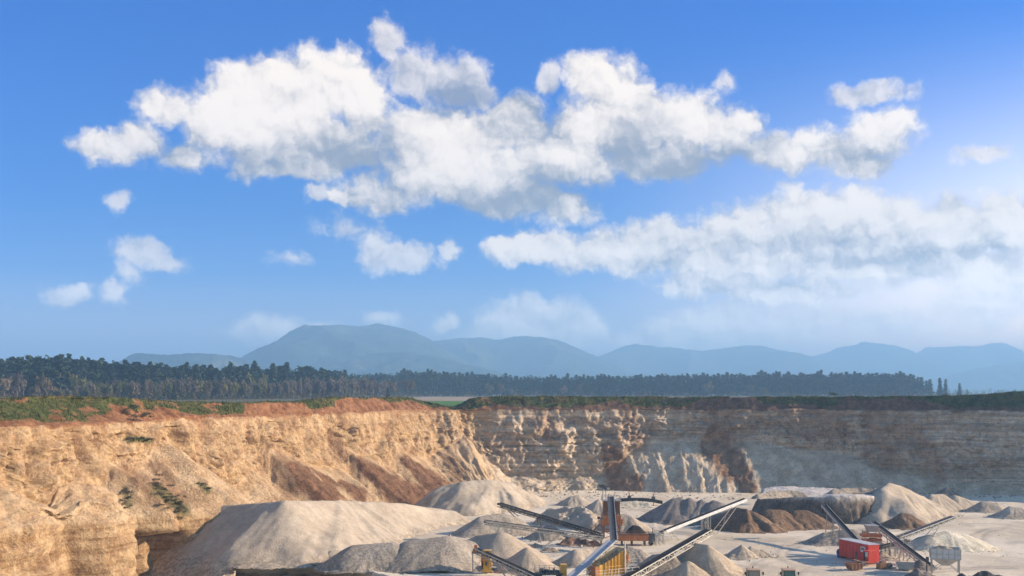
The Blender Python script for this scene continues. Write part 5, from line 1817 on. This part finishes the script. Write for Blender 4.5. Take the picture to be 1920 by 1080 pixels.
def red_cabin():
    A, B = at(1573, 1050, 199.5), at(1628, 1060, 191.5)
    A.z = B.z = 0
    d = (B - A)
    L = d.length
    ang = math.atan2(d.y, d.x)
    r = empty('machine_cabin', A, ang)
    tag(r, 'red dusty machine container with a pale window and a small dark door', 'cabin')
    m_ = MB()
    m_.box((L / 2, 1.2, 1.95), (L, 2.4, 3.1))
    for i in range(9):
        m_.box((.3 + i * (L - .6) / 8, -.03, 1.95), (.07, .07, 2.9))
    m_.build('body', M_RED, r, bevel=.03)
    MB().box((L / 2, 1.2, 3.55), (L + .12, 2.5, .09)).build('roof', M_GREYP, r)
    w_ = MB()
    w_.box((L * .83, -.06, 2.55), (1.25, .08, .95))
    fr = w_.build('window', M_WHITEP, r)
    MB().box((L * .83, -.12, 2.62), (.75, .05, .42)).build('pane', M_GLASS, fr)
    MB().box((L * .60, -.05, 1.15), (.55, .07, 1.5)).build('door', M_DKST, r)
    m_ = MB()
    for x_ in (.4, L - .5):
        m_.box((x_, 1.2, .2), (.4, 2.0, .4))
    m_.build('skid', M_DKST, r)
    # lower red operator's box at the right hand end
    m_ = MB()
    m_.box((L + .55, -.1, 1.55), (1.5, 1.8, 2.2))
    m_.build('annex', M_RED, r, bevel=.03)
    MB().box((L + .25, -1.03, 1.6), (.42, .07, 1.5)).build('door', M_BLACK, r)
    w2 = MB()
    w2.box((L + .85, -1.04, 2.0), (.62, .07, .8))
    w2.build('window', M_WHITEP, r)
    m_ = MB()
    m_.box((L + .9, -1.9, .75), (2.0, 1.5, .12))
    m_.beam((L, -1.2, .2), (L + 1.9, -2.6, .7), .14)
    m_.build('step_deck', M_RUSTP, r)
    m_ = MB()
    m_.tube((-1.0, .7, .75), (-1.0, 1.9, .75), .75, 18)
    m_.build('flywheel', M_BLACK, r)
    m_ = MB()
    m_.tube((-.4, .3, .05), (-.4, .3, 1.35), .34, 14)
    m_.build('drum', M_BLUE, r)


red_cabin()


def rusty_machine():
    c = at(1660, 1064, 187)
    c.z = 0
    r = empty('generator', c, .3)
    tag(r, 'low rusty engine and hoses lying in front of the red cabin', 'machine')
    m_ = MB()
    m_.box((-.7, 0, .65), (1.6, 1.1, .9))
    m_.box((-.6, 0, 1.25), (.9, .7, .35))
    m_.build('block', M_RUSTP, r, bevel=.06)
    m_ = MB()
    m_.tube((.5, -.6, .6), (.5, -.35, .6), .55, 18)
    m_.build('flywheel', M_DKST, r)
    m_ = MB()
    rr = random.Random(9)
    p = Vector((.3, 0, .3))
    for i in range(10):
        q = p + Vector((rr.uniform(-.5, .7), rr.uniform(-.5, .3), rr.uniform(-.15, .35)))
        q.z = max(.1, q.z)
        m_.tube(p, q, .07, 7)
        p = q
    m_.build('hose', M_STEEL, r)
    m_ = MB()
    m_.tube((.1, 0, 1.0), (.1, 0, 1.9), .08, 8)
    m_.tube((.3, -.2, 1.5), (.3, -.2, 1.75), .2, 10)
    m_.build('exhaust', M_STEEL, r)
    m_ = MB()
    for y in (-.5, .5):
        m_.beam((-1.6, y, .12), (1.9, y, .12), .16)
    m_.build('skid', M_RUSTP, r)


rusty_machine()


def steel_hopper():
    c = at(1772, 1077, 182.5)
    c.z = 0
    r = empty('hopper', c, -.32)
    tag(r, 'grey white panelled steel hopper standing on four tall legs', 'hopper')
    w, dp = 2.35, 1.4
    for sx in (-1, 1):
        for sy in (-1, 1):
            MB().beam((sx * w * .92, sy * dp * .9, 0), (sx * w * .92, sy * dp * .9, 2.7), .2).build('leg', M_STEEL, r)
    m_ = MB()
    t = .06
    for sy in (-1, 1):
        m_.box((0, sy * dp, 3.45), (2 * w, t, 1.75))
    for sx in (-1, 1):
        m_.box((sx * (w - t / 2), 0, 3.45), (t, 2 * dp - t, 1.75))
    m_.build('bin', M_GREYP, r)
    m_ = MB()
    for i in range(6):
        x_ = -w + i * 2 * w / 5
        m_.box((x_, -dp - .06, 3.45), (.10, .08, 1.8))
        m_.box((x_, dp + .06, 3.45), (.10, .08, 1.8))
    for i in range(4):
        y_ = -dp + i * 2 * dp / 3
        m_.box((-w - .04, y_, 3.45), (.08, .10, 1.8))
        m_.box((w + .04, y_, 3.45), (.08, .10, 1.8))
    for z in (2.62, 3.4, 4.3):
        m_.box((0, -dp - .055, z), (2 * w + .1, .06, .09))
        m_.box((0, dp + .055, z), (2 * w + .1, .06, .09))
        m_.box((-w - .035, 0, z), (.06, 2 * dp, .09))
    m_.build('ribs', M_STEEL, r)
    m_ = MB()
    V = [Vector((sx * (.5 if k == 0 else w - .06), sy * (.5 if k == 0 else dp - .06), (1.35, 2.62)[k])) for k in (0, 1) for sx, sy in ((-1, -1), (1, -1), (1, 1), (-1, 1))]
    m_.add(V, [(3, 2, 1, 0), (0, 1, 5, 4), (1, 2, 6, 5), (2, 3, 7, 6), (3, 0, 4, 7)])
    m_.build('cone', M_STEEL, r)
    m_ = MB()
    for sy in (-1, 1):
        m_.beam((-w * .92, sy * dp * .9, .3), (w * .1, sy * dp * .9, 2.3), .09)
        m_.beam((w * .92, sy * dp * .9, .3), (-w * .1, sy * dp * .9, 2.3), .09)
    m_.build('brace', M_STEEL, r)
    m_ = MB()
    m_.box((-w - .5, -.4, 2.3), (.5, .5, .8))
    m_.beam((-w - .6, -.4, 0), (-w - .6, -.4, 2.7), .2)
    m_.build('motor_post', M_DKST, r)


steel_hopper()
heap('tan gravel showing above the rim of the panelled steel hopper', [(1762, 1022, 1030), (1774, 1024, 1031)], M_TAN, z0=4.0, seed=442, slope=.45)


def wheel_loader(px, label, glass_tint, seat):
    c = at(px, 1108, 166)
    c.z = 0
    r = empty('wheel_loader', c)
    tag(r, label, 'wheel loader', 'wheel loaders at the front edge of the floor')
    m_ = MB()
    m_.prism([(-1.0, -3.2), (1.0, -3.2), (1.05, -.9), (-1.05, -.9)], .95, 2.05)
    m_.box((0, 1.6, 1.2), (1.3, 3.2, .8))
    m_.build('body', M_YEL, r, bevel=.12)
    m_ = MB()
    for i in range(5):
        m_.box((0, -3.23, 1.15 + i * .17), (1.5, .06, .07))
    m_.build('grille', M_BLACK, r)
    cab = MB()
    x0, x1, y0, y1, z0, z1 = .80, .90, -.75, .85, 1.75, 3.32
    for sx in (-1, 1):
        for y in (y0, y1):
            cab.beam((sx * x1, y, z0), (sx * x0, y * .9, z1), .11)
        cab.box((sx * .93, 0, 1.9), (.06, 1.6, .55))
    cab.box((0, y0 - .02, 1.95), (1.8, .06, .4))
    cab.box((0, 0, 1.72), (1.8, 1.6, .08))
    cab.build('cab', M_BLACK, r)
    MB().box((0, 0, 3.40), (1.95, 1.85, .16)).build('roof', M_CREAMR, r, bevel=.06)
    g = MB()
    g.box((0, y1 * .95, 2.65), (1.52, .03, 1.1))
    for sx in (-1, 1):
        g.box((sx * .845, 0, 2.7), (.03, 1.4, 1.1))
    g.box((0, y0 * .95, 2.72), (1.5, .03, 1.0))
    g.build('glass', glass_tint, r)
    s_ = MB()
    s_.box((0, .05, 2.25), (.55, .18, .95))
    s_.box((0, .25, 1.95), (.6, .5, .2))
    s_.box((0, .05, 2.78), (.32, .14, .22))
    s_.build('seat', seat, r, bevel=.04)
    b2 = MB()
    b2.tube((0, .2, 3.48), (0, .2, 3.62), .03, 8)
    b2.tube((0, .2, 3.62), (0, .2, 3.86), .10, 12, .07)
    b2.build('beacon', M_AMBER, r)
    for sx in (-1, 1):
        q = MB()
        q.beam((sx * .85, -.7, 3.15), (sx * 1.35, -.75, 3.05), .05)
        q.box((sx * 1.38, -.78, 2.9), (.24, .07, .46))
        q.build('mirror', M_BLACK, r)
        q = MB()
        q.beam((sx * 1.35, -.9, 1.1), (sx * 1.35, -.9, 2.75), .05)
        q.beam((sx * 1.35, .5, 1.1), (sx * 1.35, .5, 2.75), .05)
        q.beam((sx * 1.35, -.9, 2.75), (sx * 1.35, .5, 2.75), .05)
        q.build('handrail', M_STEEL, r)
        q = MB()
        q.prism([(sx * 1.0, -2.6), (sx * 1.5, -2.6), (sx * 1.5, -.9), (sx * 1.0, -.9)][::sx], 1.62, 1.72)
        q.build('mudguard', M_YEL, r)
        for y in (-1.75, 1.9):
            w_ = MB()
            w_.tube((sx * .95, y, .78), (sx * 1.45, y, .78), .78, 24)
            ty = w_.build('wheel', M_TYRE, r, smooth=False, bevel=.12)
            h_ = MB()
            h_.tube((sx * 1.44, y, .78), (sx * 1.48, y, .78), .38, 18)
            h_.build('rim', M_YEL, ty)
    e = MB()
    e.tube((.55, -1.9, 2.0), (.55, -1.9, 2.9), .08, 10)
    e.build('exhaust', M_DKST, r)
    bk = MB()
    for sx in (-.6, .6):
        bk.beam((sx, 1.6, 1.5), (sx, 4.0, .7), .22, .4)
    bk.build('lift_arm', M_YEL, r)
    bk = MB()
    V = [Vector((sx * 1.45, y, z)) for sx in (-1, 1) for y, z in ((3.9, 1.3), (3.8, .5), (4.1, .12), (5.1, .08), (5.0, .2), (4.2, .3), (4.0, .6))]
    bk.add(V, [tuple(range(7)), tuple(range(7, 14))[::-1]] + [(i, i + 7, (i + 1) % 7 + 7, (i + 1) % 7) for i in range(7)])
    bk.build('bucket', M_DKST, r)


M_CREAMR = paint('tan cab roof', (.60, .36, .20), .5, .25)
M_GLASSC = paint('clear dusty glass', (.30, .30, .26), .15, .1)
M_GLASST = paint('green tinted glass', (.06, .17, .16), .12, .05)
wheel_loader(1412, 'wheel loader with a pale see through windscreen and dark seat, left of the pair', M_GLASSC, M_BLACK)
wheel_loader(1478, 'wheel loader with green tinted glass beside the other loader', M_GLASST, M_BLACK)


# --- bits of steelwork lying and standing about the plant
def trestle(p, w, h, label, mat, rz=0.0):
    c = Vector(p)
    c.z = 0
    r = empty('steel_trestle', c, rz)
    tag(r, label, 'trestle')
    for sx in (-1, 1):
        for sy in (-1, 1):
            MB().beam((sx * w / 2, sy * .7, 0), (sx * w / 2 * .8, sy * .5, h), .14).build('leg', mat, r)
    m_ = MB()
    m_.box((0, 0, h), (w, 1.3, .12))
    railing(m_, [(-w / 2, -.65, h), (w / 2, -.65, h), (w / 2, .65, h)], .9, .05, .8)
    m_.build('platform', mat, r)
    m_ = MB()
    for sy in (-.66, .66):
        m_.beam((-w / 2, sy, .2), (w / 2 * .8, sy, h - .2), .08)
        m_.beam((w / 2, sy, .2), (-w / 2 * .8, sy, h - .2), .08)
    m_.build('brace', mat, r)


trestle(at(1700, 1046, 197), 2.2, 2.4, 'low steel trestle with a railed platform beside the tan sand cone', M_STEEL, .2)
trestle(at(1686, 1036, 201), 1.6, 3.2, 'tall steel trestle between the screening unit and the low white heap', M_CREAM, -.2)
trestle(at(1236, 1016, 217), 1.8, 2.0, 'cream steel trestle at the foot of the white sided conveyor', M_CREAM, .1)
trestle(at(1322, 994, 236), 1.6, 3.4, 'pale steel trestle under the middle of the white sided conveyor', M_CREAM, .0)
trestle(at(1120, 1018, 213), 1.8, 1.5, 'rusty steel trestle left of the orange screening tower', M_RUSTP, .1)


def skip_box(p, label, mat, rz):
    c = Vector(p)
    c.z = 0
    r = empty('skip', c, rz)
    tag(r, label, 'skip')
    m_ = MB()
    V = [Vector((sx * (1.0 if k == 0 else 1.5), sy * .8, (.12, 1.2)[k])) for k in (0, 1) for sx, sy in ((-1, -1), (1, -1), (1, 1), (-1, 1))]
    m_.add(V, [(3, 2, 1, 0), (0, 1, 5, 4), (1, 2, 6, 5), (2, 3, 7, 6), (3, 0, 4, 7)])
    for i in range(4):
        m_.box((-1.05 + i * .7, -.84, .7), (.08, .08, 1.0))
    m_.build('bin', mat, r)
    m_ = MB()
    for sy in (-.8, .8):
        m_.beam((-1.55, sy, 1.2), (1.55, sy, 1.2), .1)
    m_.build('rim', mat, r)


skip_box(at(1602, 1070, 186), 'small rusty skip in front of the red container', M_RUSTP, .3)
skip_box(at(1697, 1068, 186), 'dusty grey skip near the dark feed heap', M_STEEL, -.3)

# ------------------------------------------------------------------ the air: one closed box of even haze
def build_haze():
    m_ = bpy.data.materials.new('haze air')
    m_.use_nodes = True
    n = NT(m_.node_tree)
    n.n.clear()
    out = n.node('ShaderNodeOutputMaterial')
    parts = []
    for col, dens, g in HAZE:                       # fine blue air and a little white dust that glows towards the sun
        v = n.node('ShaderNodeVolumePrincipled')
        v.inputs['Color'].default_value = col
        v.inputs['Density'].default_value = dens
        v.inputs['Anisotropy'].default_value = g
        parts.append(v.outputs[0])
    add = n.node('ShaderNodeAddShader')
    n.l.new(parts[0], add.inputs[0])
    n.l.new(parts[1], add.inputs[1])
    n.l.new(add.outputs[0], out.inputs['Volume'])
    b = MB()
    x0, x1, y0, y1, z0, z1 = -9400, 9400, -1500, 10100, -17, 440
    b.box(((x0 + x1) / 2, (y0 + y1) / 2, (z0 + z1) / 2), (x1 - x0, y1 - y0, z1 - z0))
    o = b.build('haze', m_)
    tag(o, 'thin blue haze filling the air over the whole plain', 'haze', kind='stuff')
    o.display_type = 'WIRE'


HAZE = [((.20, .60, 1.0, 1), 2.2e-4, 0.0), ((.97, .97, .98, 1), 0.75e-4, 0.85)]
build_haze()
